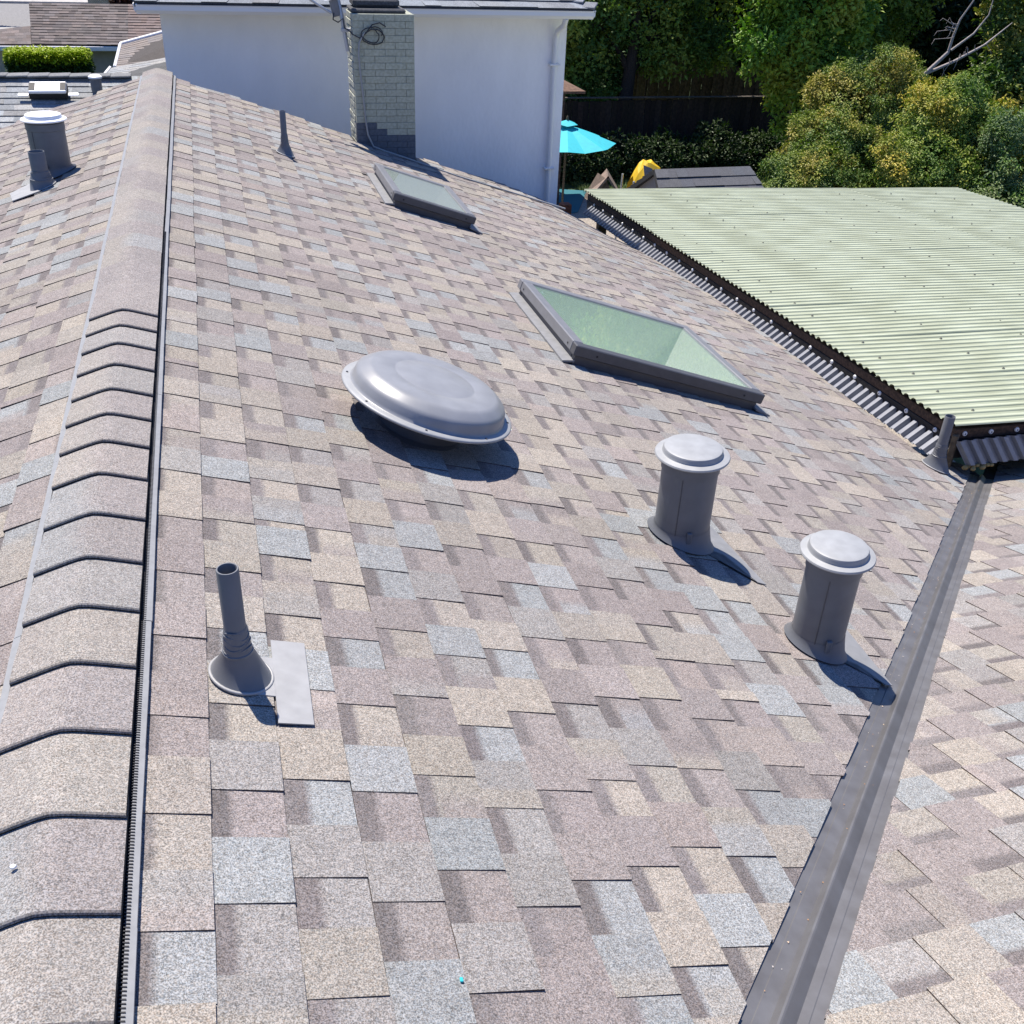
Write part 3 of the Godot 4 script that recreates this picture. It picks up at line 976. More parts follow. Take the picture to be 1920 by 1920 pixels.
func patio_cover() -> void:
	var o := thing("patio_cover", "pale green corrugated patio cover overlapping the eave", "patio cover", Vector3.ZERO)
	var x0 := 4.262
	var x1 := 9.4
	var xm := 7.75
	var offs := [0.0, 0.06, 0.13, 0.2, 0.39, 0.58, 0.65, 0.73, 0.80]
	var sheets := 9
	for col in 2:
		for k in sheets:
			var st := mb()
			var zs := []
			for c in 11:
				for f in offs:
					var zz: float = -4.47 - (k * 10 + c + f) * PITCH_WAVE
					if (c == 10 and f > 0.87) or zz < -11.28: continue
					zs.append(zz)
			if zs.size() < 2: continue
			var xa := x0 if col == 0 else xm - 0.16
			var xb := xm if col == 0 else x1
			var lift := 0.004 * (1 - col) + 0.002 * (k % 2)
			var jit := rng.randf_range(-0.008, 0.008)
			var tilt := rng.randf_range(-0.004, 0.004)
			var parts := 6
			for i in zs.size() - 1:
				for q in parts:
					var xa2 := lerpf(xa + (jit if col == 0 else 0.0), xb, q / float(parts))
					var xb2 := lerpf(xa + (jit if col == 0 else 0.0), xb, (q + 1) / float(parts))
					var v := []
					for e in [[xa2, zs[i]], [xb2, zs[i]], [xb2, zs[i + 1]], [xa2, zs[i + 1]]]:
						var sway: float = 0.004 * sin(e[0] * 2.1 + k) + tilt * sin((e[0] - xa) / (xb - xa) * PI)
						v.append(Vector3(e[0], patio_y(e[0], e[1]) + wave(e[1]) + lift + sway, e[1]))
					quad(st, v[0], v[1], v[2], v[3], Vector3.UP)
			obj("corrugated_sheet", st, M.patio, o)
	# screws along the purlins
	var sc := mb()
	var px := 4.5
	while px < 9.3:
		var z := -4.61
		while z > -11.1:
			if rng.randf() < 0.8:
				var c := Vector3(px + rng.randf_range(-0.04, 0.04), 0, -(floorf(-z / PITCH_WAVE) + 0.61) * PITCH_WAVE)
				c.y = patio_y(c.x, c.z) + wave(c.z) + 0.006
				lathe(sc, [[0.0, 0.010], [0.006, 0.009], [0.0065, 0.004], [0.010, 0.003], [0.011, 0.0]], Transform3D(Basis.IDENTITY, c), 7)
			z -= PITCH_WAVE * 4
		px += 0.72
	tag(obj("screw_heads", sc, mat(Color(0.16, 0.165, 0.13), 0.5), o), "", "", "", "stuff")
	# rim boards under the sheet ends: weathered board above, dark sealing strip below
	var slope := Basis(Vector3.RIGHT, -0.042)
	var st := mb()
	box(st, Vector3(4.315, patio_y(4.27, -7.85) - 0.052, -7.85), Vector3(0.05, 0.062, 6.72), slope, 0.004)
	obj("rim_board", st, M.rim_board, o)
	st = mb()
	box(st, Vector3(4.314, patio_y(4.27, -7.85) - 0.152, -7.85), Vector3(0.055, 0.135, 6.72), slope, 0.003)
	obj("sealing_strip", st, M.black, o)
	st = mb()
	box(st, Vector3(6.85, patio_y(6.85, -4.5) - 0.060, -4.53), Vector3(5.08, 0.065, 0.05), Basis(Vector3.BACK, -0.025), 0.004)
	obj("rim_board", st, M.rim_board, o)
	st = mb()
	box(st, Vector3(6.85, patio_y(6.85, -4.5) - 0.165, -4.535), Vector3(5.08, 0.145, 0.03), Basis(Vector3.BACK, -0.025), 0.003)
	obj("sealing_strip", st, M.black, o)
	st = mb()
	box(st, Vector3(4.31, -1.325, -4.50), Vector3(0.07, 0.24, 0.035), Basis(Vector3.UP, 0.7), 0.005)
	obj("corner_block", st, M.old_wood, o)
	st = mb()
	box(st, Vector3(6.85, patio_y(6.85, -11.2) - 0.07, -11.2), Vector3(5.08, 0.12, 0.05), Basis(Vector3.BACK, -0.025), 0.004)
	obj("rim_board", st, M.rim_board, o)
	for i in 6:
		st = mb()
		var x := 4.85 + i * 0.85
		box(st, Vector3(x, patio_y(x, -7.85) - 0.11, -7.85), Vector3(0.05, 0.12, 6.6), slope)
		obj("rafter", st, M.old_wood, o)
	# closure strips: short corrugated metal sloping down to the shingles
	var offs2 := [0.0, 0.1, 0.2, 0.6, 0.7]
	st = mb()
	for i in 84:
		for j in offs2.size():
			var f0: float = i + offs2[j]
			var f1: float = i + (offs2[j + 1] if j < offs2.size() - 1 else 1.0)
			var up := Vector3(-0.69, 0.72, 0)
			var z0 := -4.50 - f0 * PITCH_WAVE
			var z1 := -4.50 - f1 * PITCH_WAVE
			var lo0 := Vector3(4.198, -1.366 - 0.042 * (-z0 - 4.5), z0)
			var lo1 := Vector3(4.198, -1.366 - 0.042 * (-z1 - 4.5), z1)
			var hi0 := Vector3(4.300, -1.288 - 0.042 * (-z0 - 4.5), z0)
			var hi1 := Vector3(4.300, -1.288 - 0.042 * (-z1 - 4.5), z1)
			quad(st, lo0 + up * tooth(f0), hi0 + up * tooth(f0), hi1 + up * tooth(f1), lo1 + up * tooth(f1), up)
	obj("closure_strip", st, M.closure, o)
	st = mb()
	for i in 60:
		for j in offs2.size():
			var f0: float = i + offs2[j]
			var f1: float = i + (offs2[j + 1] if j < offs2.size() - 1 else 1.0)
			var up := Vector3(0, 0.35, 0.93)
			var lo0 := Vector3(4.37 + f0 * PITCH_WAVE, -1.385, -4.42)
			var hi0 := Vector3(4.285 + f0 * PITCH_WAVE, -1.240, -4.475)
			var lo1 := Vector3(4.37 + f1 * PITCH_WAVE, -1.385, -4.42)
			var hi1 := Vector3(4.285 + f1 * PITCH_WAVE, -1.240, -4.475)
			quad(st, lo0 + up * tooth(f0), hi0 + up * tooth(f0), hi1 + up * tooth(f1), lo1 + up * tooth(f1), up)
	obj("closure_strip", st, M.closure, o)
	# washers on the rim
	var ring := [[0.0, 0.006], [0.005, 0.006], [0.006, 0.010], [0.014, 0.008], [0.0165, 0.0]]
	for i in 22:
		var z := -4.66 - i * 0.30
		st = mb()
		lathe(st, ring, Transform3D(Basis(Vector3.BACK, PI / 2), Vector3(4.287, patio_y(4.27, z) - 0.098, z)), 14)
		var w := obj("washer", st, M.white, o)
		st = mb()
		lathe(st, [[0.0, 0.009], [0.005, 0.008], [0.006, 0.004]], Transform3D(Basis(Vector3.BACK, PI / 2), Vector3(4.2865, patio_y(4.27, z) - 0.098, z)), 8)
		obj("screw", st, M.black, w)
	for i in 14:
		var x := 4.37 + i * 0.19
		st = mb()
		lathe(st, ring, Transform3D(Basis(Vector3.RIGHT, PI / 2), Vector3(x, patio_y(x, -4.5) - 0.058, -4.5045)), 14)
		var w := obj("washer", st, M.white, o)
		st = mb()
		lathe(st, [[0.0, 0.009], [0.005, 0.008], [0.006, 0.004]], Transform3D(Basis(Vector3.RIGHT, PI / 2), Vector3(x, patio_y(x, -4.5) - 0.058, -4.504)), 8)
		obj("screw", st, M.black, w)
	for e in [[4.45, -11.1], [9.3, -11.1], [9.3, -4.7]]:
		st = mb()
		box(st, Vector3(e[0], -3.1, e[1]), Vector3(0.1, 3.05, 0.1), Basis.IDENTITY, 0.006)
		obj("post", st, M.old_wood, o)
	# lumps of sealing foam where the valley runs under the corner
	st = mb()
	for i in 9:
		var c := Vector3(4.36 + i * 0.022 + rng.randf_range(-0.01, 0.01), -1.395 + rng.randf_range(-0.008, 0.008), -4.40 + rng.randf_range(-0.02, 0.02))
		var r := rng.randf_range(0.010, 0.020)
		lathe(st, [[0.0, r * 0.8], [r * 0.6, r * 0.6], [r, 0.0], [r * 0.7, -r * 0.6], [0.0, -r * 0.8]], Transform3D(Basis(Vector3.UP, i * 1.0).scaled(Vector3(1.3, 1, 0.8)), c), 8, 2.0)
	tag(obj("foam_sealant", st, mat(Color(0.32, 0.23, 0.09), 0.9)), "yellow-brown lumps of sealing foam where the valley runs under the patio cover's corner", "sealant")

# ---------------------------------------------------------------- chimney
func chimney() -> void:
	var o := thing("brick_chimney", "pale green painted brick chimney with a stepped grey base", "chimney", Vector3.ZERO)
	var xa := 1.405
	var xb := 1.935
	var zf := -9.42
	var zb := -9.84
	var top := 0.57
	var st := mb()
	box(st, Vector3((xa + xb) / 2, (top - 4.5) / 2, (zf + zb) / 2), Vector3(xb - xa - 0.014, top + 4.5, zf - zb - 0.014))
	obj("core", st, M.mortar, o)
	var rows := 22
	var bh := 0.0545
	var line := [[1.405, -0.316], [1.56, -0.318], [1.61, -0.379], [1.753, -0.388], [1.841, -0.428], [1.94, -0.475]]
	for r in rows:
		var y := top - bh * (r + 0.5)
		var wide := 0.181
		# front
		var x := xa - (wide * 0.5 if r % 2 else 0.0)
		while x < xb - 0.01:
			var a := maxf(x, xa)
			var b := minf(x + wide, xb)
			if b - a > 0.02:
				var cx := (a + b) * 0.5
				var cut: float = -9.0
				for i in line.size() - 1:
					if cx >= line[i][0] and cx <= line[i + 1][0]: cut = lerpf(line[i][1], line[i + 1][1], (cx - line[i][0]) / (line[i + 1][0] - line[i][0]))
				var grey := y < cut
				var j := rng.randf_range(0.96, 1.04)
				var col := Color(0.115, 0.135, 0.165) if grey else Color(0.46 * j, 0.48 * j, 0.385 * j)
				st = mb()
				box(st, Vector3(cx, y, zf - 0.022 + rng.randf_range(-0.0025, 0.0025)), Vector3(b - a - (0.002 if grey else 0.003), bh - (0.001 if grey else 0.002), 0.05), Basis(Vector3.BACK, rng.randf_range(-0.006, 0.006)), 0.002, col)
				obj("brick", st, M.brick, o)
			x += wide
		# the side that faces the ridge
		var z := zf - 0.047 + (0.09 if r % 2 else 0.0)
		while z > zb + 0.02:
			var a := minf(z, zf - 0.047)
			var b := maxf(z - wide, zb)
			if a - b > 0.02:
				var j := rng.randf_range(0.95, 1.06)
				st = mb()
				box(st, Vector3(xa + 0.018 + rng.randf_range(-0.003, 0.003), y, (a + b) * 0.5), Vector3(0.04, bh - 0.009, a - b - 0.008), Basis.IDENTITY, 0.003, Color(0.47 * j, 0.485 * j, 0.42 * j))
				obj("brick", st, M.brick, o)
			z -= wide
	st = mb()
	# sheet-metal apron where the stack meets the shingles
	var ap := mb()
	slab(ap, [Vector3(xa - 0.004, -0.46, zf + 0.012), Vector3(xb + 0.004, -0.64, zf + 0.012), Vector3(xb + 0.006, -0.635 - 0.02, zf + 0.03), Vector3(xa - 0.004, -0.46 - 0.02, zf + 0.03)], Vector3(0, -0.05, 0))
	obj("apron_flashing", ap, mat(Color(0.10, 0.115, 0.14), 0.6), o)
	box(st, Vector3((xa + xb) / 2 - 0.03, top + 0.018, (zf + zb) / 2), Vector3(0.46, 0.035, 0.36), Basis.IDENTITY, 0.012)
	box(st, Vector3((xa + xb) / 2 - 0.04, top + 0.075, (zf + zb) / 2 - 0.02), Vector3(0.40, 0.09, 0.28), Basis.IDENTITY, 0.03)
	obj("crown", st, M.crown, o)
	# cable: a coil hung on the brick face and a run down to the shingles
	var cab := thing("coiled_cable", "thin cable coiled on the chimney face and trailing down onto the shingles", "cable", Vector3.ZERO)
	st = mb()
	var zc := zf + 0.022
	var coil := []
	for i in 60:
		var a := i / 59.0 * TAU * 2.3
		var r := 0.052 + 0.014 * sin(a * 0.7) + 0.008 * (i % 7) / 7.0
		coil.append(Vector3(1.575 + r * 1.35 * cos(a) + 0.012 * sin(a * 1.7), 0.405 + r * sin(a), zc + 0.008 * sin(a * 0.37)))
	tube(st, coil, 0.0045, 6)
	tube(st, [Vector3(1.685, 0.475, zc), Vector3(1.633, 0.505, zc), Vector3(1.57, 0.49, zc), Vector3(1.51, 0.42, zc), Vector3(1.46, 0.385, zc), Vector3(1.39, 0.42, zc + 0.01)], 0.005, 6)
	obj("coil", st, M.cable_dark, cab)
	st = mb()
	tube(st, [Vector3(1.50, 0.43, zc), Vector3(1.455, 0.35, zc), Vector3(1.445, 0.266, zc), Vector3(1.452, 0.125, zc), Vector3(1.468, -0.047, zc), Vector3(1.486, -0.283, zc), Vector3(1.501, -0.40, zc), Vector3(1.545, -0.50, zc + 0.01), Vector3(1.64, -0.535, zc + 0.03), Vector3(1.78, -0.578, zc + 0.05), Vector3(2.0, -0.655, zc + 0.06), Vector3(2.3, -0.752, zc + 0.12), Vector3(2.8, -0.918, zc + 0.06), Vector3(3.4, -1.118, zc)], 0.008, 7)
	obj("lead", st, M.cable, cab)
	# dish on its mast, its reflector mostly above the picture
	var d := thing("satellite_dish", "grey satellite dish mast and arm clamped to the chimney's left edge", "satellite dish", Vector3.ZERO)
	st = mb()
	tube(st, [Vector3(1.30, 0.74, -9.62), Vector3(1.325, 0.60, -9.60), Vector3(1.344, 0.50, -9.58), Vector3(1.358, 0.38, -9.57), Vector3(1.378, 0.26, -9.57)], 0.019, 10)
	obj("mast", st, M.metal, d)
	st = mb()
	box(st, Vector3(1.38, 0.43, -9.56), Vector3(0.11, 0.028, 0.05), Basis.IDENTITY, 0.003)
	obj("clamp", st, M.metal, d)
	st = mb()
	tube(st, [Vector3(1.25, 0.555, -9.58), Vector3(1.09, 0.652, -9.56), Vector3(0.88, 0.79, -9.54)], 0.012, 8)
	obj("feed_arm", st, M.metal, d)
	st = mb()
	tube(st, [Vector3(0.86, 0.78, -9.54), Vector3(0.90, 0.83, -9.55), Vector3(0.93, 0.87, -9.56)], [0.03, 0.034, 0.03], 10)
	obj("receiver", st, M.white, d)
	st = mb()
	var face := Vector3(-0.72, 0.42, 0.55).normalized()
	var bs := Basis(Vector3.UP.cross(face).normalized(), face, Vector3.UP.cross(face).normalized().cross(face))
	lathe(st, [[0.0, 0.0], [0.09, 0.012], [0.17, 0.045], [0.19, 0.06], [0.194, 0.056], [0.17, 0.036], [0.09, 0.003], [0.0, -0.01]], Transform3D(bs, Vector3(1.31, 0.80, -9.68)), 32)
	obj("reflector", st, M.white, d)
	st = mb()
	box(st, Vector3(1.285, 0.60, -9.60), Vector3(0.07, 0.14, 0.05), Basis(Vector3.BACK, 0.25), 0.006)
	obj("bracket", st, M.frame_light, d)
	st = mb()
	tube(st, [Vector3(1.27, 0.56, -9.565), Vector3(1.26, 0.51, -9.55), Vector3(1.30, 0.49, -9.54), Vector3(1.345, 0.52, -9.55), Vector3(1.35, 0.45, -9.54), Vector3(1.42, 0.41, -9.42)], 0.006, 6)
	obj("lead", st, M.cable_dark, d)

# ---------------------------------------------------------------- garden beyond
func back_garden() -> void:
	# dark board fence
	var o := thing("board_fence", "long dark brown board fence in the trees' shade at the back", "fence", Vector3.ZERO)
	var x := 7.6
	while x < 17.5:
		var st := mb()
		var h := 1.8 + rng.randf_range(-0.02, 0.02) + 0.05 * sin(x * 0.5)
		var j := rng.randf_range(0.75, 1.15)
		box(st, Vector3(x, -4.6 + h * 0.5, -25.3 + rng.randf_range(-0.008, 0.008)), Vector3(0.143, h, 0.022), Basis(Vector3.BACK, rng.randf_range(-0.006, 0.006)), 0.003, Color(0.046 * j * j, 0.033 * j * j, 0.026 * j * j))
		obj("board", st, M.fence, o)
		x += 0.15
	for y in [-4.2, -3.1]:
		var st := mb()
		box(st, Vector3(12.5, y, -25.34), Vector3(9.9, 0.09, 0.04), Basis.IDENTITY, 0.004, Color(0.08, 0.055, 0.04))
		obj("rail", st, M.fence, o)
	var st2 := mb()
	box(st2, Vector3(12.5, -2.775, -25.3), Vector3(9.9, 0.03, 0.12), Basis.IDENTITY, 0.004, Color(0.12, 0.10, 0.08))
	obj("top_rail", st2, M.fence, o)
	# a second fence far behind it
	var f2 := thing("far_wood_fence", "lighter wooden fence section glimpsed beyond the dark fence between tree trunks", "fence", Vector3.ZERO)
	for i in 26:
		var st := mb()
		var j := rng.randf_range(0.8, 1.15)
		box(st, Vector3(12.4 + i * 0.15, -3.1 + 0.02 * i * -1.0, -30 + i * 0.05 + 0.03 * (i % 2)), Vector3(0.175, 1.8, 0.022), Basis.IDENTITY, 0.003, Color(0.30 * j, 0.20 * j, 0.12 * j))
		obj("board", st, M.fence, f2)
	# gazebo roof at the white house's corner
	var gz := thing("brown_gazebo", "small brown-roofed garden shelter half hidden by the white house's corner", "gazebo", Vector3.ZERO)
	st2 = mb()
	var apex := Vector3(7.03, -1.75, -23.2)
	for k in 4:
		var a := [Vector3(5.95, -2.12, -22.2), Vector3(8.1, -2.12, -22.2), Vector3(8.1, -2.12, -24.2), Vector3(5.95, -2.12, -24.2)]
		slab(st2, [a[k], a[(k + 1) % 4], apex], Vector3(0, -0.05, 0), Color(0.22, 0.13, 0.09))
	obj("roof", st2, M.fence, gz)
	for e in [[6.1, -22.35], [7.62, -22.35], [6.1, -24.0], [7.75, -24.0]]:
		st2 = mb()
		box(st2, Vector3(e[0], -3.35, e[1]), Vector3(0.1, 2.5, 0.1), Basis.IDENTITY, 0.004, Color(0.12, 0.08, 0.06))
		obj("post", st2, M.fence, gz)
	# turquoise umbrella
	var u := thing("patio_umbrella", "bright turquoise patio umbrella beside the white house's right corner", "umbrella", Vector3(6.60, -4.6, -18.9))
	st2 = mb()
	var hub := Vector3(0, 2.46, 0)
	for k in 8:
		var a := TAU * (k + 0.35) / 8.0
		var b := TAU * (k + 1.35) / 8.0
		var prev := []
		for i in 7:
			var f := i / 6.0
			var rr := 0.95 * f
			var y := 2.42 - 0.29 * pow(f, 1.15)
			var p := Vector3(rr * cos(a), y, rr * sin(a))
			var q := Vector3(rr * cos(b), y, rr * sin(b))
			var mid := (p + q) * 0.5 - Vector3(0, 0.05 * f, 0) - Vector3(cos((a + b) / 2), 0, sin((a + b) / 2)) * 0.04 * f
			if i > 0:
				quad(st2, prev[0], p, mid, prev[1], Vector3.UP)
				quad(st2, prev[1], mid, q, prev[2], Vector3.UP)
			prev = [p, mid, q]
	obj("canopy", st2, M.teal, u)
	st2 = mb()
	for k in 8:
		var a := TAU * (k + 0.35) / 8.0
		var b := TAU * (k + 1.35) / 8.0
		quad(st2, Vector3(0, 2.52, 0), Vector3(0, 2.52, 0), Vector3(0.2 * cos(a), 2.43 + 0.02 * (k % 2), 0.2 * sin(a)), Vector3(0.2 * cos(b), 2.43 + 0.02 * ((k + 1) % 2), 0.2 * sin(b)), Vector3.UP)
	obj("vent_flap", st2, M.teal, u)
	st2 = mb()
	lathe(st2, [[0.0, 2.60], [0.02, 2.57], [0.022, 2.53], [0.022, 0.0]], Transform3D.IDENTITY, 12)
	obj("pole", st2, M.old_wood, u)
	for k in 8:
		var a := TAU * (k + 0.35) / 8.0
		st2 = mb()
		tube(st2, [Vector3(0, 2.39, 0), Vector3(0.93 * cos(a), 2.115, 0.93 * sin(a))], 0.008, 5)
		obj("rib", st2, M.metal, u)
	st2 = mb()
	lathe(st2, [[0.0, 0.16], [0.04, 0.16], [0.06, 0.08], [0.28, 0.05], [0.3, 0.0]], Transform3D.IDENTITY, 24)
	obj("base", st2, M.black, u)
	var rug := mb()
	slab(rug, [Vector3(6.4, -4.565, -21.0), Vector3(7.9, -4.565, -21.6), Vector3(8.75, -4.565, -23.4), Vector3(7.2, -4.565, -24.0), Vector3(6.2, -4.565, -23.0)], Vector3(0, -0.01, 0))
	tag(obj("garden_rug", rug, M.rug), "dark teal rug lying on the yard below the turquoise umbrella", "rug")
	# low playhouse wedge
	var ph := thing("wedge_kennel", "small brown kennel with a sloping roof on the yard left of the shed", "kennel", Vector3(8.75, -4.58, -22.6))
	st2 = mb()
	slab(st2, [Vector3(-0.35, 0.12, 0.3), Vector3(0.08, 0.62, 0.3), Vector3(0.3, 0.62, -0.4), Vector3(-0.15, 0.12, -0.4)], Vector3(0.03, -0.04, 0), Color(0.36, 0.27, 0.22))
	slab(st2, [Vector3(0.08, 0.625, 0.3), Vector3(0.4, 0.2, 0.3), Vector3(0.6, 0.2, -0.4), Vector3(0.3, 0.625, -0.4)], Vector3(-0.03, -0.04, 0), Color(0.30, 0.23, 0.19))
	obj("roof", st2, M.fence, ph)
	st2 = mb()
	slab(st2, [Vector3(-0.25, 0.0, 0.22), Vector3(0.05, 0.55, 0.24), Vector3(0.36, 0.0, 0.22)], Vector3(0, 0, -0.55), Color(0.2, 0.15, 0.12))
	obj("body", st2, M.fence, ph)
	# garden gate post by the white house
	var gp := thing("gate_post", "short red-brown wooden post at the foot of the white house's corner", "post", Vector3(3.95, -4.6, -11.0))
	st2 = mb()
	box(st2, Vector3(0, 1.55, 0), Vector3(0.12, 3.1, 0.12), Basis.IDENTITY, 0.006, Color(0.30, 0.105, 0.05))
	obj("shaft", st2, M.fence, gp)
	# shed
	var sh := thing("garden_shed", "small shed with a dark slate-coloured shingle roof behind the patio cover", "shed", Vector3.ZERO)
	far_roof(sh, "roof_slope", Vector3(7.42, -3.12, -15.9), Vector3(9.62, -3.12, -15.9), Vector3(9.42, -2.53, -16.85), Vector3(7.55, -2.53, -16.8), 5, Color(0.135, 0.14, 0.155), 91, 0.06)
	far_roof(sh, "roof_slope", Vector3(9.62, -3.12, -17.75), Vector3(7.42, -3.12, -17.75), Vector3(7.55, -2.53, -16.8), Vector3(9.42, -2.53, -16.85), 5, Color(0.135, 0.14, 0.155), 92, 0.06)
	st2 = mb()
	slab(st2, [Vector3(7.52, -4.6, -16.05), Vector3(7.52, -3.12, -16.05), Vector3(7.6, -2.61, -16.82), Vector3(7.52, -3.12, -17.6), Vector3(7.52, -4.6, -17.6)], Vector3(1.9, 0, 0))
	obj("wall", st2, mat(Color(0.24, 0.22, 0.21), 0.9), sh)
	# yellow tarpaulin over a frame
	var ta := thing("tarpaulin_frame", "yellow tarpaulin slung over a grey metal frame behind the shed", "tarpaulin", Vector3(8.17, -4.6, -18.6))
	st2 = mb()
	var grid := []
	for i in 9:
		var row := []
		for k in 7:
			var fx := i / 8.0
			var fz := k / 6.0
			var y := 1.72 + 0.10 * sin(fx * PI) - 0.22 * pow(absf(fx - 0.5) * 2.0, 3.0) - 0.50 * pow(absf(fz - 0.5) * 2.0, 2.4) + rng.randf_range(-0.04, 0.04)
			row.append(Vector3(-0.28 + 0.62 * fx + rng.randf_range(-0.02, 0.02), y, 0.35 - 0.7 * fz))
		grid.append(row)
	for i in 8:
		for k in 6:
			quad(st2, grid[i][k], grid[i + 1][k], grid[i + 1][k + 1], grid[i][k + 1], Vector3.UP)
	obj("tarpaulin", st2, M.yellow, ta)
	st2 = mb()
	quad(st2, Vector3(-0.2, 1.80, 0.30), Vector3(-0.03, 1.74, 0.36), Vector3(0.05, 1.25, 0.44), Vector3(-0.12, 1.25, 0.40), Vector3(0, 0.3, 1))
	obj("grey_flap", st2, M.frame_light, ta)
	for e in [[-0.36, 0.3], [0.36, 0.3], [-0.36, -0.3], [0.36, -0.3]]:
		st2 = mb()
		tube(st2, [Vector3(e[0], 1.5, e[1]), Vector3(e[0] * 1.05, 0, e[1] * 1.1)], 0.02, 6)
		obj("leg", st2, M.metal, ta)
	# grass blades on the lawn the camera sees
	var gm := MultiMesh.new()
	gm.transform_format = MultiMesh.TRANSFORM_3D
	gm.use_colors = true
	var tuft := mb()
	for k in 6:
		var a := TAU * k / 6.0 + 0.4
		var d := Vector3(cos(a), 0, sin(a))
		var sdv := Vector3(-sin(a), 0, cos(a)) * 0.012
		tri(tuft, d * 0.02 - sdv, d * 0.02 + sdv, d * 0.07 + Vector3(0, 0.075, 0), d + Vector3.UP)
	gm.mesh = tuft.commit()
	gm.instance_count = 9000
	for i in 9000:
		var p := Vector3(rng.randf_range(8.6, 15.5), -4.6, rng.randf_range(-25.2, -19.5))
		gm.set_instance_transform(i, Transform3D(Basis(Vector3.UP, rng.randf() * TAU).scaled(Vector3.ONE * rng.randf_range(0.7, 1.4)), p))
		var j := rng.randf_range(0.7, 1.3)
		gm.set_instance_color(i, Color(0.10 * j, 0.15 * j, 0.035 * j))
	var gi := MultiMeshInstance3D.new()
	gi.name = "grass"
	gi.multimesh = gm
	gi.material_override = M.blade
	add_child(gi)
	tag(gi, "short green lawn between the fence and the shed", "grass", "", "stuff")

# ---------------------------------------------------------------- leaves
var sprig: ArrayMesh
var sprig_fine: ArrayMesh

func make_sprig(leaves: int, long: float, wide: float, reach: float, seed_: int) -> ArrayMesh:
	var r := RandomNumberGenerator.new()
	r.seed = seed_
	var st := mb()
	for i in leaves:
		var at := Vector3(r.randf_range(-1, 1), r.randf_range(-0.7, 0.7), r.randf_range(-1, 1)) * reach
		var d := (at * 0.9 / reach + Vector3(r.randf_range(-1, 1), r.randf_range(-0.6, 0.5), r.randf_range(-1, 1)) * 0.8).normalized()
		var n := (Vector3(r.randf_range(-0.6, 0.6), 1, r.randf_range(-0.6, 0.6))).normalized()
		var sd := d.cross(n).normalized()
		n = sd.cross(d).normalized()
		var l := long * r.randf_range(0.7, 1.2)
		var w := wide * r.randf_range(0.8, 1.2) * 0.5
		var tone_ := r.randf_range(0.88, 1.12)
		var c := Color(tone_, tone_, tone_)
		var a := at
		var b := at + d * l * 0.45 + sd * w + n * w * 0.35
		var e := at + d * l * 0.45 - sd * w + n * w * 0.35
		var tip := at + d * l - n * l * 0.12
		tri(st, a, b, tip, n, [c, c, c])
		tri(st, a, tip, e, n, [c, c, c])
	return st.commit()

func crown(parent: Node, called: String, balls: Array, n: int, cols: Array, size: float, seed_: int, mesh: ArrayMesh, gap := 0.0, kind := "") -> void:
	# balls: [centre, radii]; sprigs fill the outer shell of each, thinned by a noise so that holes stay open
	var r := RandomNumberGenerator.new()
	r.seed = seed_
	var nz := noise(0.9, seed_, 2)
	var tz := noise(0.55, seed_ + 7, 3)
	var ts: Array[Transform3D] = []
	var cs: Array[Color] = []
	var more := balls.duplicate()
	if kind != "stuff":
		for b in balls:
			for i in 6:
				var d := Vector3(r.randfn(), absf(r.randfn()) * 0.8, r.randfn()).normalized()
				more.append([b[0] + d * b[1] * r.randf_range(0.72, 0.95), b[1] * r.randf_range(0.26, 0.42)])
	balls = more
	var total := 0.0
	for b in balls: total += b[1].x * b[1].y + b[1].x * b[1].z
	for b in balls:
		var k := int(n * (b[1].x * b[1].y + b[1].x * b[1].z) / total)
		for i in k:
			var d := Vector3(r.randfn(), r.randfn(), r.randfn()).normalized()
			var q := 1.0 - 0.34 * pow(r.randf(), 2.0)
			q *= 1.0 + 0.34 * nz.get_noise_3dv(b[0] + d * 2.6)
			var p: Vector3 = b[0] + d * b[1] * q
			if p.y < -4.55: continue
			if nz.get_noise_3dv(p * 1.6) < gap - 0.55: continue
			var up := (d * 0.8 + Vector3(0, 0.9, 0) + Vector3(r.randf_range(-0.5, 0.5), 0, r.randf_range(-0.5, 0.5))).normalized()
			var bx := up.cross(Vector3(r.randf_range(-1, 1), 0.2, r.randf_range(-1, 1))).normalized()
			ts.append(Transform3D(Basis(bx, up, bx.cross(up)).scaled(Vector3.ONE * size * r.randf_range(0.7, 1.25)), p))
			var f := clampf(0.5 + tz.get_noise_3dv(p * 1.5) * 1.5 + r.randf_range(-0.16, 0.16), 0, 0.999) * (cols.size() - 1)
			var c: Color = cols[int(f)].lerp(cols[int(f) + 1], f - int(f))
			var j := r.randf_range(0.88, 1.12)
			cs.append(Color(c.r * j, c.g * j, c.b * j))
	foliage(parent, called, ts, cs, mesh, kind)

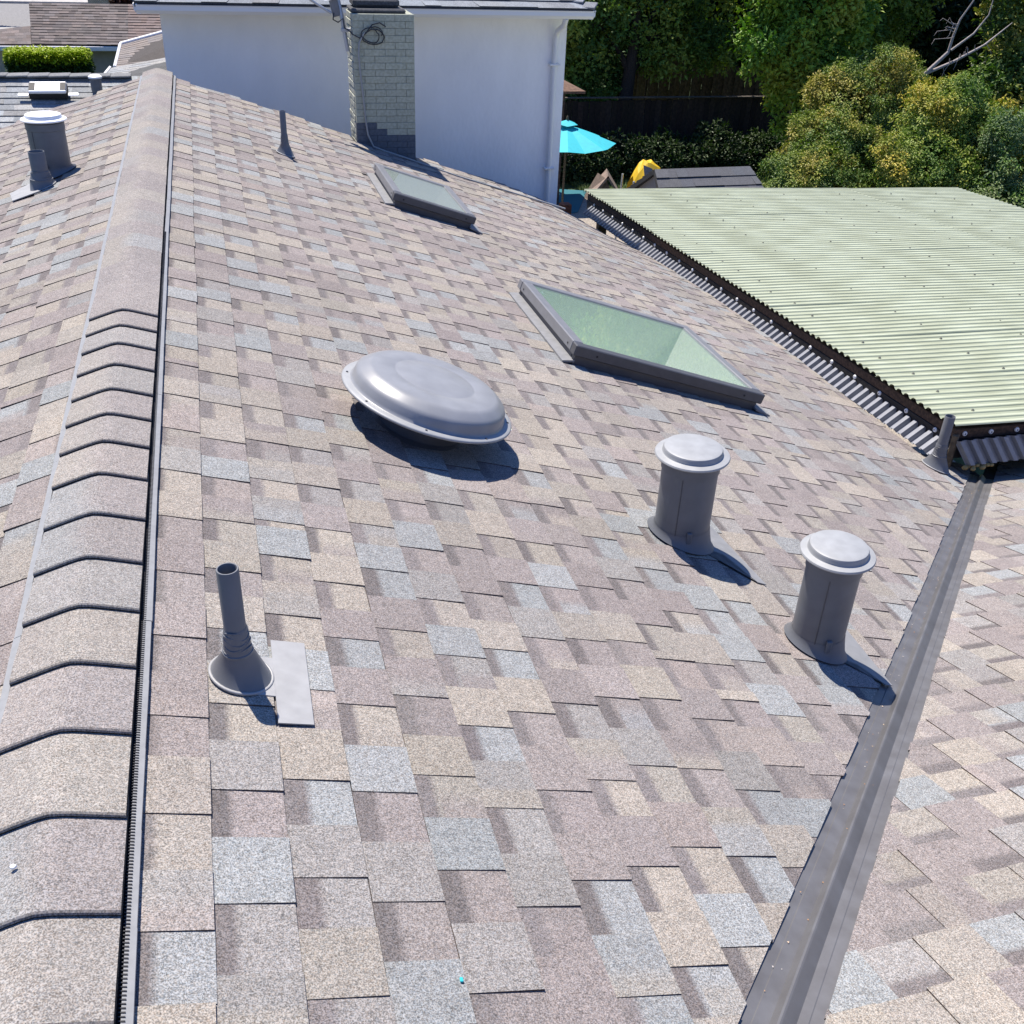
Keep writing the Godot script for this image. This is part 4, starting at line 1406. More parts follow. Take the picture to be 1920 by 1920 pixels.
func foliage(parent: Node, called: String, ts: Array[Transform3D], cs: Array[Color], mesh: ArrayMesh, kind := "") -> void:
	var src := mesh.surface_get_arrays(0)
	var sv: PackedVector3Array = src[Mesh.ARRAY_VERTEX]
	var sn: PackedVector3Array = src[Mesh.ARRAY_NORMAL]
	var o: GeometryInstance3D
	if kind == "stuff":
		var mm := MultiMesh.new()
		mm.transform_format = MultiMesh.TRANSFORM_3D
		mm.use_colors = true
		mm.mesh = mesh
		mm.instance_count = ts.size()
		for i in ts.size():
			mm.set_instance_transform(i, ts[i])
			mm.set_instance_color(i, cs[i])
		o = MultiMeshInstance3D.new()
		o.multimesh = mm
	else:
		var vs := PackedVector3Array()
		var ns := PackedVector3Array()
		var ks := PackedColorArray()
		var one := PackedColorArray()
		one.resize(sv.size())
		for i in ts.size():
			vs.append_array(ts[i] * sv)
			ns.append_array(Transform3D(ts[i].basis.orthonormalized(), Vector3.ZERO) * sn)
			one.fill(cs[i])
			ks.append_array(one)
		var arr := []
		arr.resize(Mesh.ARRAY_MAX)
		arr[Mesh.ARRAY_VERTEX] = vs
		arr[Mesh.ARRAY_NORMAL] = ns
		arr[Mesh.ARRAY_COLOR] = ks
		var am := ArrayMesh.new()
		am.add_surface_from_arrays(Mesh.PRIMITIVE_TRIANGLES, arr)
		o = MeshInstance3D.new()
		o.mesh = am
	o.name = numbered(parent, called)
	o.material_override = M.leaf
	parent.add_child(o, true)
	if kind: o.set_meta("kind", kind)

func limbs(parent: Node, base: Vector3, lean: Vector3, h: float, r0: float, ends: Array, m: Material) -> void:
	var st := mb()
	var top := base + Vector3(0, h, 0) + lean
	var pts := []
	var rad := []
	for i in 7:
		var f := i / 6.0
		pts.append(base.lerp(top, f) + Vector3(sin(f * 5.0 + base.x), 0, cos(f * 4.0 + base.z)) * r0 * 0.5 * f)
		rad.append(r0 * (1.25 - 0.85 * f) + (r0 * 0.35 if i == 0 else 0.0))
	tube(st, pts, rad, 9)
	for e in ends:
		var a: Vector3 = pts[3 + (int(absf(e.x) * 10.0) % 3)]
		var mid := a.lerp(e, 0.5) + Vector3(0, 0.25, 0)
		tube(st, [a, a.lerp(mid, 0.5) + Vector3(0, 0.08, 0), mid, e], [r0 * 0.5, r0 * 0.38, r0 * 0.25, r0 * 0.07], 7)
	obj("trunk", st, m, parent)

func tree(called: String, label: String, balls: Array, n: int, cols: Array, size: float, seed_: int, base: Vector3, r0: float, gap := 0.0, mesh: ArrayMesh = null, cat := "tree", m: Material = null) -> Node3D:
	var o := thing(called, label, cat, Vector3.ZERO)
	var ends := []
	var hi := -99.0
	for b in balls:
		ends.append(b[0])
		hi = maxf(hi, b[0].y)
	limbs(o, base, Vector3(0.15, 0, -0.1), maxf(hi - base.y, 0.4) * 0.8, r0, ends, m if m else M.bark)
	crown(o, "crown", balls, n, cols, size, seed_, mesh if mesh else sprig, gap)
	return o

func trees() -> void:
	sprig = make_sprig(12, 0.15, 0.085, 0.16, 3)
	sprig_fine = make_sprig(22, 0.11, 0.05, 0.13, 4)
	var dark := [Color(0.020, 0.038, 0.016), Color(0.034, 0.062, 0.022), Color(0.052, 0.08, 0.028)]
	var mid := [Color(0.08, 0.15, 0.035), Color(0.14, 0.235, 0.045), Color(0.22, 0.31, 0.055), Color(0.32, 0.37, 0.07)]
	var bright := [Color(0.10, 0.20, 0.03), Color(0.19, 0.32, 0.042), Color(0.29, 0.40, 0.05), Color(0.38, 0.40, 0.06)]
	var olive := [Color(0.10, 0.165, 0.042), Color(0.18, 0.24, 0.055), Color(0.26, 0.29, 0.06), Color(0.36, 0.31, 0.07)]
	var gold := [Color(0.12, 0.20, 0.042), Color(0.20, 0.27, 0.052), Color(0.29, 0.315, 0.056), Color(0.44, 0.36, 0.056)]
	var grey := [Color(0.08, 0.14, 0.06), Color(0.14, 0.20, 0.09), Color(0.21, 0.26, 0.115)]
	var V := func(x: float, y: float, z: float) -> Vector3: return Vector3(x, y, z)
	# big tree over the fence
	tree("broadleaf_tree", "large dark leafy tree overhanging the board fence right of the white house", [
		[V.call(9.6, -1.0, -27.3), V.call(1.5, 1.6, 1.4)], [V.call(11.4, -0.6, -27.6), V.call(1.7, 1.7, 1.5)], [V.call(13.0, -0.3, -28.0), V.call(1.5, 1.5, 1.4)], [V.call(10.4, 0.9, -28.6), V.call(1.9, 1.3, 1.5)],
		[V.call(8.6, -2.3, -27.2), V.call(0.9, 0.9, 0.8)], [V.call(12.0, -2.0, -26.9), V.call(0.9, 0.55, 0.6)], [V.call(13.3, -1.9, -27.2), V.call(0.8, 0.6, 0.6)]], 8000, mid, 0.78, 101, V.call(10.75, -4.6, -26.6), 0.2, 0.30)
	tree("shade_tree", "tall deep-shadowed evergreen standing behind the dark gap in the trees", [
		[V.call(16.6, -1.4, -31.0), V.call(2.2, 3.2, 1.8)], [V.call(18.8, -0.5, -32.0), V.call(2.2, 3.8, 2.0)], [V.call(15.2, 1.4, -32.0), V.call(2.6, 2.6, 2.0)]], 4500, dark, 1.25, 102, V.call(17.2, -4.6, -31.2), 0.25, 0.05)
	tree("bright_tree", "bright green leafy tree with a hanging edge beside the dark gap", [
		[V.call(13.0, -0.2, -22.2), V.call(1.15, 1.3, 1.1)], [V.call(12.55, -1.2, -22.0), V.call(0.85, 0.85, 0.8)], [V.call(13.2, -2.0, -21.9), V.call(0.75, 1.1, 0.8)], [V.call(13.9, -0.9, -22.6), V.call(0.95, 1.1, 0.9)], [V.call(13.2, 1.0, -22.6), V.call(1.4, 1.2, 1.3)]],
		4600, bright, 0.78, 103, V.call(13.5, -4.6, -22.6), 0.13, 0.22)
	tree("silvery_tree", "grey-green tree behind the bright tree at the top", [
		[V.call(16.2, -0.3, -25.2), V.call(1.3, 1.6, 1.3)], [V.call(17.6, -0.1, -25.8), V.call(1.2, 1.7, 1.3)], [V.call(16.4, 1.4, -26.0), V.call(1.9, 1.3, 1.6)], [V.call(15.6, -1.4, -24.6), V.call(0.9, 0.9, 0.9)]], 3800, mid, 0.85, 104, V.call(16.8, -4.6, -25.6), 0.16, 0.2)
	tree("bronze_shrub", "rounded bronze-tinged shrub low beside the shed, just over the patio cover's far edge", [
		[V.call(11.25, -3.4, -17.6), V.call(1.0, 1.05, 0.9)], [V.call(12.0, -2.75, -18.5), V.call(0.9, 0.85, 0.8)], [V.call(10.75, -3.9, -17.9), V.call(0.7, 0.6, 0.6)]], 3300, olive, 0.6, 105, V.call(11.5, -4.6, -18.3), 0.09, 0.16, sprig_fine, "shrub")
	tree("domed_tree", "domed olive-green tree behind the bronze-tinged shrub, below the bare branch", [
		[V.call(13.0, -2.1, -19.6), V.call(0.95, 0.9, 0.9)], [V.call(13.9, -1.75, -19.9), V.call(0.85, 0.8, 0.8)], [V.call(13.0, -3.3, -18.6), V.call(1.1, 1.0, 0.9)], [V.call(14.4, -2.9, -19.8), V.call(0.9, 1.0, 0.9)]], 3600, olive, 0.62, 106, V.call(13.4, -4.6, -19.7), 0.11, 0.16, sprig_fine)
	tree("golden_tree", "yellow-green bushy tree with golden tips at the right, in front of the sawn stump", [
		[V.call(13.3, -1.75, -16.9), V.call(0.85, 0.65, 0.8)], [V.call(12.7, -2.6, -16.3), V.call(0.95, 0.8, 0.8)], [V.call(13.9, -2.4, -16.5), V.call(0.9, 0.8, 0.8)], [V.call(12.5, -3.5, -15.8), V.call(0.9, 0.8, 0.7)], [V.call(13.6, -3.3, -15.9), V.call(0.9, 0.8, 0.7)]], 4000, gold, 0.6, 107, V.call(13.3, -4.6, -16.9), 0.13, 0.16, sprig_fine)
	tree("corner_tree", "dark grey-green tree at the right edge beyond the patio cover's corner", [
		[V.call(14.2, -2.3, -15.6), V.call(0.9, 0.9, 0.9)], [V.call(13.6, -3.2, -15.0), V.call(0.9, 0.8, 0.8)], [V.call(14.9, -3.0, -15.4), V.call(0.9, 1.0, 0.9)], [V.call(12.9, -3.9, -14.9), V.call(0.7, 0.6, 0.6)]], 3400, [grey[0], grey[1], mid[1], grey[2]], 0.62, 108, V.call(14.2, -4.6, -15.7), 0.13, 0.05, sprig_fine)
	tree("right_edge_tree", "tall olive tree filling the top right corner", [
		[V.call(18.6, -0.6, -21.0), V.call(1.3, 1.7, 1.3)], [V.call(17.6, -1.9, -20.6), V.call(1.0, 0.9, 0.9)], [V.call(19.6, -1.4, -20.6), V.call(1.3, 1.8, 1.3)], [V.call(18.6, 1.2, -21.4), V.call(1.8, 1.3, 1.6)], [V.call(16.9, -2.9, -19.6), V.call(0.9, 0.9, 0.9)]], 4400, olive, 0.75, 109, V.call(18.4, -4.6, -20.8), 0.2, 0.2)
	tree("pale_bush", "soft mid-green bush rising behind the fence, under the large dark tree's left side", [
		[V.call(8.9, -2.7, -26.9), V.call(1.0, 0.9, 0.7)], [V.call(10.0, -2.75, -27.2), V.call(0.9, 0.75, 0.7)], [V.call(7.6, -2.6, -27.2), V.call(1.0, 0.9, 0.7)]], 2000, mid, 0.75, 111, V.call(9.2, -4.6, -27.0), 0.07, 0.0, null, "bush")
	# bare grey branch standing out of the foliage
	var o := thing("bare_branch", "bare pale grey dead branch forking up in front of the top right tree", "branch", Vector3.ZERO)
	var st := mb()
	var a := Vector3(14.3, -1.75, -19.6)
	tube(st, [a, a + Vector3(0.35, 0.35, 0.0), a + Vector3(0.72, 0.78, 0.1)], [0.05, 0.042, 0.034], 8)
	tube(st, [a + Vector3(0.72, 0.78, 0.1), a + Vector3(0.75, 1.10, 0.1), a + Vector3(0.78, 1.40, 0.15), a + Vector3(0.95, 1.75, 0.2), a + Vector3(1.0, 2.3, 0.2)], [0.03, 0.026, 0.02, 0.016, 0.008], 7)
	tube(st, [a + Vector3(0.35, 0.35, 0.0), a + Vector3(0.95, 0.60, 0.05), a + Vector3(1.55, 0.92, 0.1), a + Vector3(2.1, 1.35, 0.1)], [0.034, 0.03, 0.022, 0.008], 7)
	tube(st, [a + Vector3(0.78, 0.82, 0.1), a + Vector3(1.15, 1.15, 0.2), a + Vector3(1.4, 1.5, 0.2), a + Vector3(1.42, 2.1, 0.2)], [0.026, 0.02, 0.014, 0.006], 7)
	for i in 15:
		var f := rng.randf()
		var from: Vector3 = (a + Vector3(0.72, 0.78, 0.1)).lerp(a + Vector3(0.78, 1.40, 0.15), f) if i % 2 else (a + Vector3(0.45, 0.38, 0.02)).lerp(a + Vector3(1.55, 0.92, 0.1), f)
		var sx2 := -1.0 if i % 2 else rng.randf_range(-0.4, 0.8)
		var p1 := from + Vector3(sx2 * rng.randf_range(0.08, 0.22), rng.randf_range(-0.02, 0.10), rng.randf_range(-0.05, 0.05))
		var p2 := p1 + Vector3(sx2 * rng.randf_range(0.02, 0.34), rng.randf_range(-0.25, 0.12), rng.randf_range(-0.05, 0.05))
		tube(st, [from, p1, p2, p2 + Vector3(sx2 * 0.05, -rng.randf_range(0.02, 0.12), 0)], [0.010, 0.008, 0.005, 0.003], 5)
	obj("limb", st, M.pale_bark, o)
	var stump := thing("sawn_stump", "sawn-off limb with a fresh orange cut face among the golden leaves", "stump", Vector3.ZERO)
	st = mb()
	tube(st, [Vector3(13.75, -4.6, -17.2), Vector3(13.85, -2.6, -17.2), Vector3(14.0, -1.62, -17.1)], [0.13, 0.10, 0.085], 10)
	obj("limb", st, M.pale_bark, stump)
	st = mb()
	lathe(st, [[0.0, 0.004], [0.08, 0.004], [0.084, 0.0]], Transform3D(Basis(Vector3.BACK, -0.15), Vector3(14.0, -1.617, -17.1)), 14)
	obj("cut_face", st, mat(Color(0.55, 0.25, 0.12), 0.9), stump)
	# low shrubs along the fence
	var sx := [8.4, 9.6, 10.9, 12.2, 13.3, 14.6]
	var words := ["leftmost low dark shrub at the fence foot, under the umbrella's rim", "low dark shrub at the fence foot, second from the white house", "low glossy shrub at the fence foot right of the trunk", "tallest low glossy shrub at the fence foot, above the yellow tarpaulin", "low glossy shrub at the fence foot, above the shed roof's left half", "low dark shrub at the fence foot in the deep shade, rightmost"]
	for i in sx.size():
		var g := thing("low_shrub", words[i], "shrub", Vector3.ZERO, "low shrubs along the fence")
		limbs(g, Vector3(sx[i], -4.6, -24.6), Vector3.ZERO, 0.4, 0.03, [Vector3(sx[i] - 0.3, -4.0, -24.5), Vector3(sx[i] + 0.3, -4.0, -24.6)], M.bark)
		crown(g, "crown", [[Vector3(sx[i] - 0.3, -4.15, -24.5), Vector3(0.6, 0.5, 0.5)], [Vector3(sx[i] + 0.3, -4.1, -24.6), Vector3(0.6, 0.55 if i != 3 else 0.75, 0.5)]], 420, dark, 0.62, 200 + i, sprig, 0.0)
	# red flowers in the big tree's gap
	var fl := thing("red_flower", "small red blossom cluster in the gap above the far fence", "flower", Vector3(12.35, -1.9, -29.0))
	st = mb()
	for i in 26:
		var d := Vector3(rng.randfn(), rng.randfn(), rng.randfn()) * 0.06
		tri(st, d, d + Vector3(0.06, 0.02, 0.0), d + Vector3(0.02, 0.06, 0.03), Vector3.BACK)
	obj("petals", st, M.red, fl)
	st = mb()
	tube(st, [Vector3(0, -1.8, 0), Vector3(0.02, 0, 0)], 0.015, 5)
	obj("stem", st, M.bark, fl)
	# foliage behind all that, one mass
	var back := Node3D.new()
	back.name = "far_woods"
	add_child(back)
	tag(back, "dark mass of woodland far behind the garden fence", "woods", "", "stuff")
	var balls := []
	var r := RandomNumberGenerator.new()
	r.seed = 77
	for i in 34:
		balls.append([Vector3(6.0 + i * 1.05, r.randf_range(-2.6, 1.0), -34 + r.randf_range(-1.5, 1.5)), Vector3(r.randf_range(1.6, 2.5), r.randf_range(1.8, 3.0), 1.6)])
	for i in 12:
		balls.append([Vector3(19.0 + i * 1.0, r.randf_range(-3.2, 0.6), -26 + r.randf_range(-1.0, 3.0) - maxf(0, 4 - i) * 1.2), Vector3(r.randf_range(1.3, 2.0), r.randf_range(1.5, 2.2), 1.4)])
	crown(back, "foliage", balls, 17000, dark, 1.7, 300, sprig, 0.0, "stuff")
	# hedge and shrubs to the left
	var h := thing("clipped_hedge", "clipped box hedge, yellow-green on top, in front of the brown-roofed house", "hedge", Vector3.ZERO)
	var hr := RandomNumberGenerator.new()
	hr.seed = 9
	var ts: Array[Transform3D] = []
	var cs: Array[Color] = []
	for i in 4200:
		var p := Vector3(hr.randf_range(-5.15, -3.15), hr.randf_range(-5.5, -2.92), hr.randf_range(-34.4, -33.4))
		var sel := hr.randf()
		if sel < 0.42: p.y = -2.92 + hr.randf_range(-0.08, 0.05)
		elif sel < 0.85: p.z = -33.4 + hr.randf_range(-0.08, 0.04)
		else: p.x = -3.15 if hr.randf() < 0.5 else -5.15
		ts.append(Transform3D(Basis(Vector3.UP, hr.randf() * TAU).scaled(Vector3.ONE * hr.randf_range(0.7, 1.1)), p))
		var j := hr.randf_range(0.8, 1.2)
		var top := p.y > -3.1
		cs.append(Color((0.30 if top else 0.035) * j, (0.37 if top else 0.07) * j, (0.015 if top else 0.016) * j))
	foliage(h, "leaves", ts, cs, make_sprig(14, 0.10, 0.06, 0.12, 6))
	st = mb()
	box(st, Vector3(-4.15, -4.3, -33.9), Vector3(1.8, 2.6, 0.8))
	obj("stems", st, M.bark, h)
	tree("street_tree", "dark street tree trunk at the top left corner by the street", [[V.call(-11.6, 0.5, -66), V.call(1.6, 1.3, 1.6)]], 700, mid, 1.4, 120, V.call(-11.3, -5.9, -66), 0.32)
	tree("red_shrub", "dark red-leaved shrub at the top edge above the brown roof", [[V.call(-2.2, -3.0, -46), V.call(0.7, 0.9, 0.6)]], 500, [Color(0.05, 0.02, 0.018), Color(0.09, 0.035, 0.025)], 0.9, 121, V.call(-2.2, -5.7, -46), 0.08, 0.0, null, "shrub")
	tree("round_shrub", "round green shrub at the top edge right of the dark red-leaved one", [[V.call(-0.9, -3.0, -46), V.call(0.9, 0.9, 0.6)], [V.call(0.3, -3.1, -46), V.call(0.8, 0.8, 0.6)]], 900, bright, 0.9, 122, V.call(-0.6, -5.7, -46), 0.08, 0.0, null, "shrub")

# ---------------------------------------------------------------- vents, pipes, skylights
func sit(s: float, d: float) -> Vector3:
	return roof(s, d, 0.009)

func skirt(st: SurfaceTool, rb: float, rt: float, h: float, sl: Basis, curve := 1.0, seg := 32) -> void:
	# a collar flaring from an upright pipe to a ring lying in the slope (sl: basis of that slope)
	var n := 6
	for k in seg:
		for i in n:
			var v := []
			var nn := []
			for e in [[k, i], [k + 1, i], [k + 1, i + 1], [k, i + 1]]:
				var a : float = TAU * e[0] / seg
				var f: float = e[1] / float(n)
				var lo := sl * Vector3(rb * cos(a), 0.003, rb * sin(a))
				var hi := Vector3(rt * cos(a), h, rt * sin(a))
				var g := pow(f, curve)
				var p := Vector3(lerpf(lo.x, hi.x, g), lerpf(lo.y, hi.y, f), lerpf(lo.z, hi.z, g))
				v.append(p)
				nn.append(Vector3(cos(a), 0.6 * (1.0 - f) + 0.1, sin(a)).normalized())
			smooth_quad(st, v, nn)

func vent_pipe(label: String, at: Vector3, r: float, h: float, cone: float, sl: Basis, group := "small vent pipes") -> Node3D:
	var o := thing("vent_pipe", label, "vent pipe", at, group)
	var st := mb()
	lathe(st, [[r, -0.1], [r, h - 0.002], [r - 0.001, h], [r - 0.0035, h], [r - 0.0045, h - 0.002], [r - 0.0045, h - 0.12]], Transform3D.IDENTITY, 32)
	obj("pipe", st, M.paint, o)
	st = mb()
	lathe(st, [[0.0, h - 0.11], [r - 0.003, h - 0.11]], Transform3D.IDENTITY, 20)
	obj("throat", st, M.inside, o)
	st = mb()
	skirt(st, cone, r * 1.42, h * 0.23, sl, 1.0)
	lathe(st, [[r * 1.42, h * 0.23], [r * 1.44, h * 0.235], [r * 1.43, h * 0.25], [r * 1.34, h * 0.255], [r * 1.25, h * 0.31], [r * 1.14, h * 0.40], [r * 1.08, h * 0.46], [r * 1.02, h * 0.47]], Transform3D.IDENTITY, 32)
	var sk := obj("boot", st, M.paint, o)
	st = mb()
	# crumpled sleeve rings where the boot grips the pipe
	for i in 5:
		var y := h * (0.285 + 0.04 * i)
		var pts := []
		for k in 25:
			var a := TAU * k / 24.0
			pts.append(Vector3(cos(a), 0, sin(a)) * (r * (1.27 - 0.05 * i) + 0.001 * sin(a * 3.0 + i * 2.0)) + Vector3(0, y + 0.006 * sin(a * 2.0 + i), 0))
		tube(st, pts, 0.0018, 5, Color.WHITE, false)
	obj("sleeve_wrinkle", st, M.paint, sk)
	st = mb()
	var ring := []
	for k in 33:
		var a := TAU * k / 32.0
		ring.append(sl * Vector3(cone * 1.02 * cos(a), 0.002, cone * 1.02 * sin(a)))
	tube(st, ring, 0.004, 6, Color.WHITE, false)
	obj("boot_rim", st, M.flash, sk)
	return o

func flue_vent(label: String, at: Vector3, r: float, h: float, rc: float, sl: Basis, plate: Array, lid: Material = null) -> Node3D:
	var o := thing("flue_vent", label, "roof vent", at, "capped flue vents")
	var st := mb()
	lathe(st, [[r, -0.25], [r, h - 0.06], [r + 0.004, h - 0.058], [r + 0.004, h - 0.02], [r, h - 0.016], [r * 0.92, h - 0.014], [r * 0.92, h]], Transform3D.IDENTITY, 48)
	obj("flue", st, M.paint, o)
	st = mb()
	var seam := -2.2
	box(st, Vector3(cos(PI - 0.9) * (r + 0.001), h * 0.42, sin(PI - 0.9) * (r + 0.001)), Vector3(0.003, h * 0.86, 0.003), Basis(Vector3.UP, -(PI - 0.9)), 0.001)
	obj("seam", st, M.frame, o)
	st = mb()
	var ta := 1.75
	box(st, Vector3(cos(ta) * (r + 0.006), h * 0.16, sin(ta) * (r + 0.006)), Vector3(0.012, 0.045, 0.018), Basis(Vector3.UP, -ta), 0.002)
	obj("clip", st, M.paint, o)
	st = mb()
	skirt(st, r * 1.33, r + 0.001, h * 0.17, sl, 0.5, 40)
	obj("collar", st, M.paint, o)
	if plate.size():
		st = mb()
		var top := []
		for p in plate: top.append(sl * Vector3(p[0], 0.0025, p[1]))
		slab(st, top, sl * Vector3(0, -0.003, 0))
		obj("flashing_plate", st, M.dull_flash, o)
	st = mb()
	lathe(st, [[0.0, h + 0.030], [rc * 0.70, h + 0.029], [rc * 0.765, h + 0.026], [rc * 0.79, h + 0.020], [rc * 0.795, h + 0.010], [rc * 0.81, h + 0.007], [rc * 0.98, h + 0.002], [rc, h - 0.003], [rc * 0.985, h - 0.007], [rc * 0.9, h - 0.004], [0.0, h - 0.002]], Transform3D.IDENTITY, 56)
	obj("cap", st, lid if lid else M.cap, o)
	return o

func skylight(label: String, k: Array, h: float, deep: float, pane: Material) -> void:
	var o := thing("skylight", label, "skylight", roof(k[0], k[2], 0.0), "skylights on the main slope")
	o.basis = roof_basis()
	var w: float = k[1] - k[0]      # down the slope: local x
	var l: float = k[3] - k[2]      # along the ridge: local -z
	var t := 0.05
	# curb boards with a projecting cladding rim above a shadow line
	for e in [["front", 0], ["back", 1], ["upper", 2], ["lower", 3]]:
		var st := mb()
		var low := h * 0.48
		if e[1] < 2:
			var z := -t * 0.5 if e[1] == 0 else -l + t * 0.5
			box(st, Vector3(w / 2, low / 2 - 0.03, z), Vector3(w - 0.012, low + 0.06, t - 0.012))
		else:
			var x := t * 0.5 if e[1] == 2 else w - t * 0.5
			box(st, Vector3(x, low / 2 - 0.03, -l / 2), Vector3(t - 0.012, low + 0.06, l - 2 * t - 0.001))
		obj("curb", st, M.frame, o)
		st = mb()
		var g := 0.014
		if e[1] < 2:
			var z := -t * 0.5 + g * 0.5 if e[1] == 0 else -l + t * 0.5 - g * 0.5
			box(st, Vector3(w / 2, h * 0.745, z), Vector3(w + 2 * g, h * 0.51, t + g), Basis.IDENTITY, 0.005)
		else:
			var x := t * 0.5 - g * 0.5 if e[1] == 2 else w - t * 0.5 + g * 0.5
			box(st, Vector3(x, h * 0.745 + 0.0015, -l / 2), Vector3(t + g - 0.002, h * 0.51, l - 2 * t - 0.001), Basis.IDENTITY, 0.005)
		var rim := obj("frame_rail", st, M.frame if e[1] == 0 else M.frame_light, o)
		for q in [0.1, 0.9]:
			st = mb()
			var at := Vector3(w * q, h * 0.72, g + 0.001) if e[1] == 0 else Vector3(-g - 0.001, h * 0.72, -l * q)
			if e[1] == 0 or e[1] == 2:
				lathe(st, [[0.0, 0.002], [0.005, 0.0015], [0.006, 0.0]], Transform3D(Basis(Vector3.RIGHT, PI / 2) if e[1] == 0 else Basis(Vector3.BACK, PI / 2), at), 10)
				obj("screw", st, M.black, rim)
	# glass, its lower pane, the light shaft under it
	var st := mb()
	slab(st, [Vector3(t - 0.004, h * 0.93, -t + 0.004), Vector3(w - t + 0.004, h * 0.93, -t + 0.004), Vector3(w - t + 0.004, h * 0.93, -l + t - 0.004), Vector3(t - 0.004, h * 0.93, -l + t - 0.004)], Vector3(0, -0.006, 0))
	obj("glass", st, pane, o)
	st = mb()
	var i0 := t + 0.002
	var a := [Vector3(i0, h * 0.86, -i0), Vector3(w - i0, h * 0.86, -i0), Vector3(w - i0, h * 0.86, -l + i0), Vector3(i0, h * 0.86, -l + i0)]
	# the shaft flares: its floor is level, its uphill side is plumb
	var down := Vector3(-SP, -CP, 0)
	var b := []
	for v in a: b.append(v + down * deep + Vector3(0.0, 0, 0.0))
	for j in 4: 
		var c: Vector3 = (a[0] + a[2]) * 0.5
		quad(st, a[j], a[(j + 1) % 4], b[(j + 1) % 4], b[j], c - (a[j] + a[(j + 1) % 4]) * 0.5)
	quad(st, b[0], b[1], b[2], b[3], Vector3(0, 1, 0))
	obj("light_shaft", st, M.shaft, o)
	# flashing apron on the shingles round the curb
	st = mb()
	slab(st, [Vector3(-0.055, 0.014, 0.0), Vector3(0.012, 0.03, 0.0), Vector3(0.012, 0.03, -l), Vector3(-0.055, 0.014, -l)], Vector3(0, -0.012, 0))
	slab(st, [Vector3(w - 0.012, 0.03, 0.03), Vector3(w + 0.09, 0.014, 0.03), Vector3(w + 0.09, 0.014, -l), Vector3(w - 0.012, 0.03, -l)], Vector3(0, -0.012, 0))
	obj("flashing", st, M.dull_flash, o)

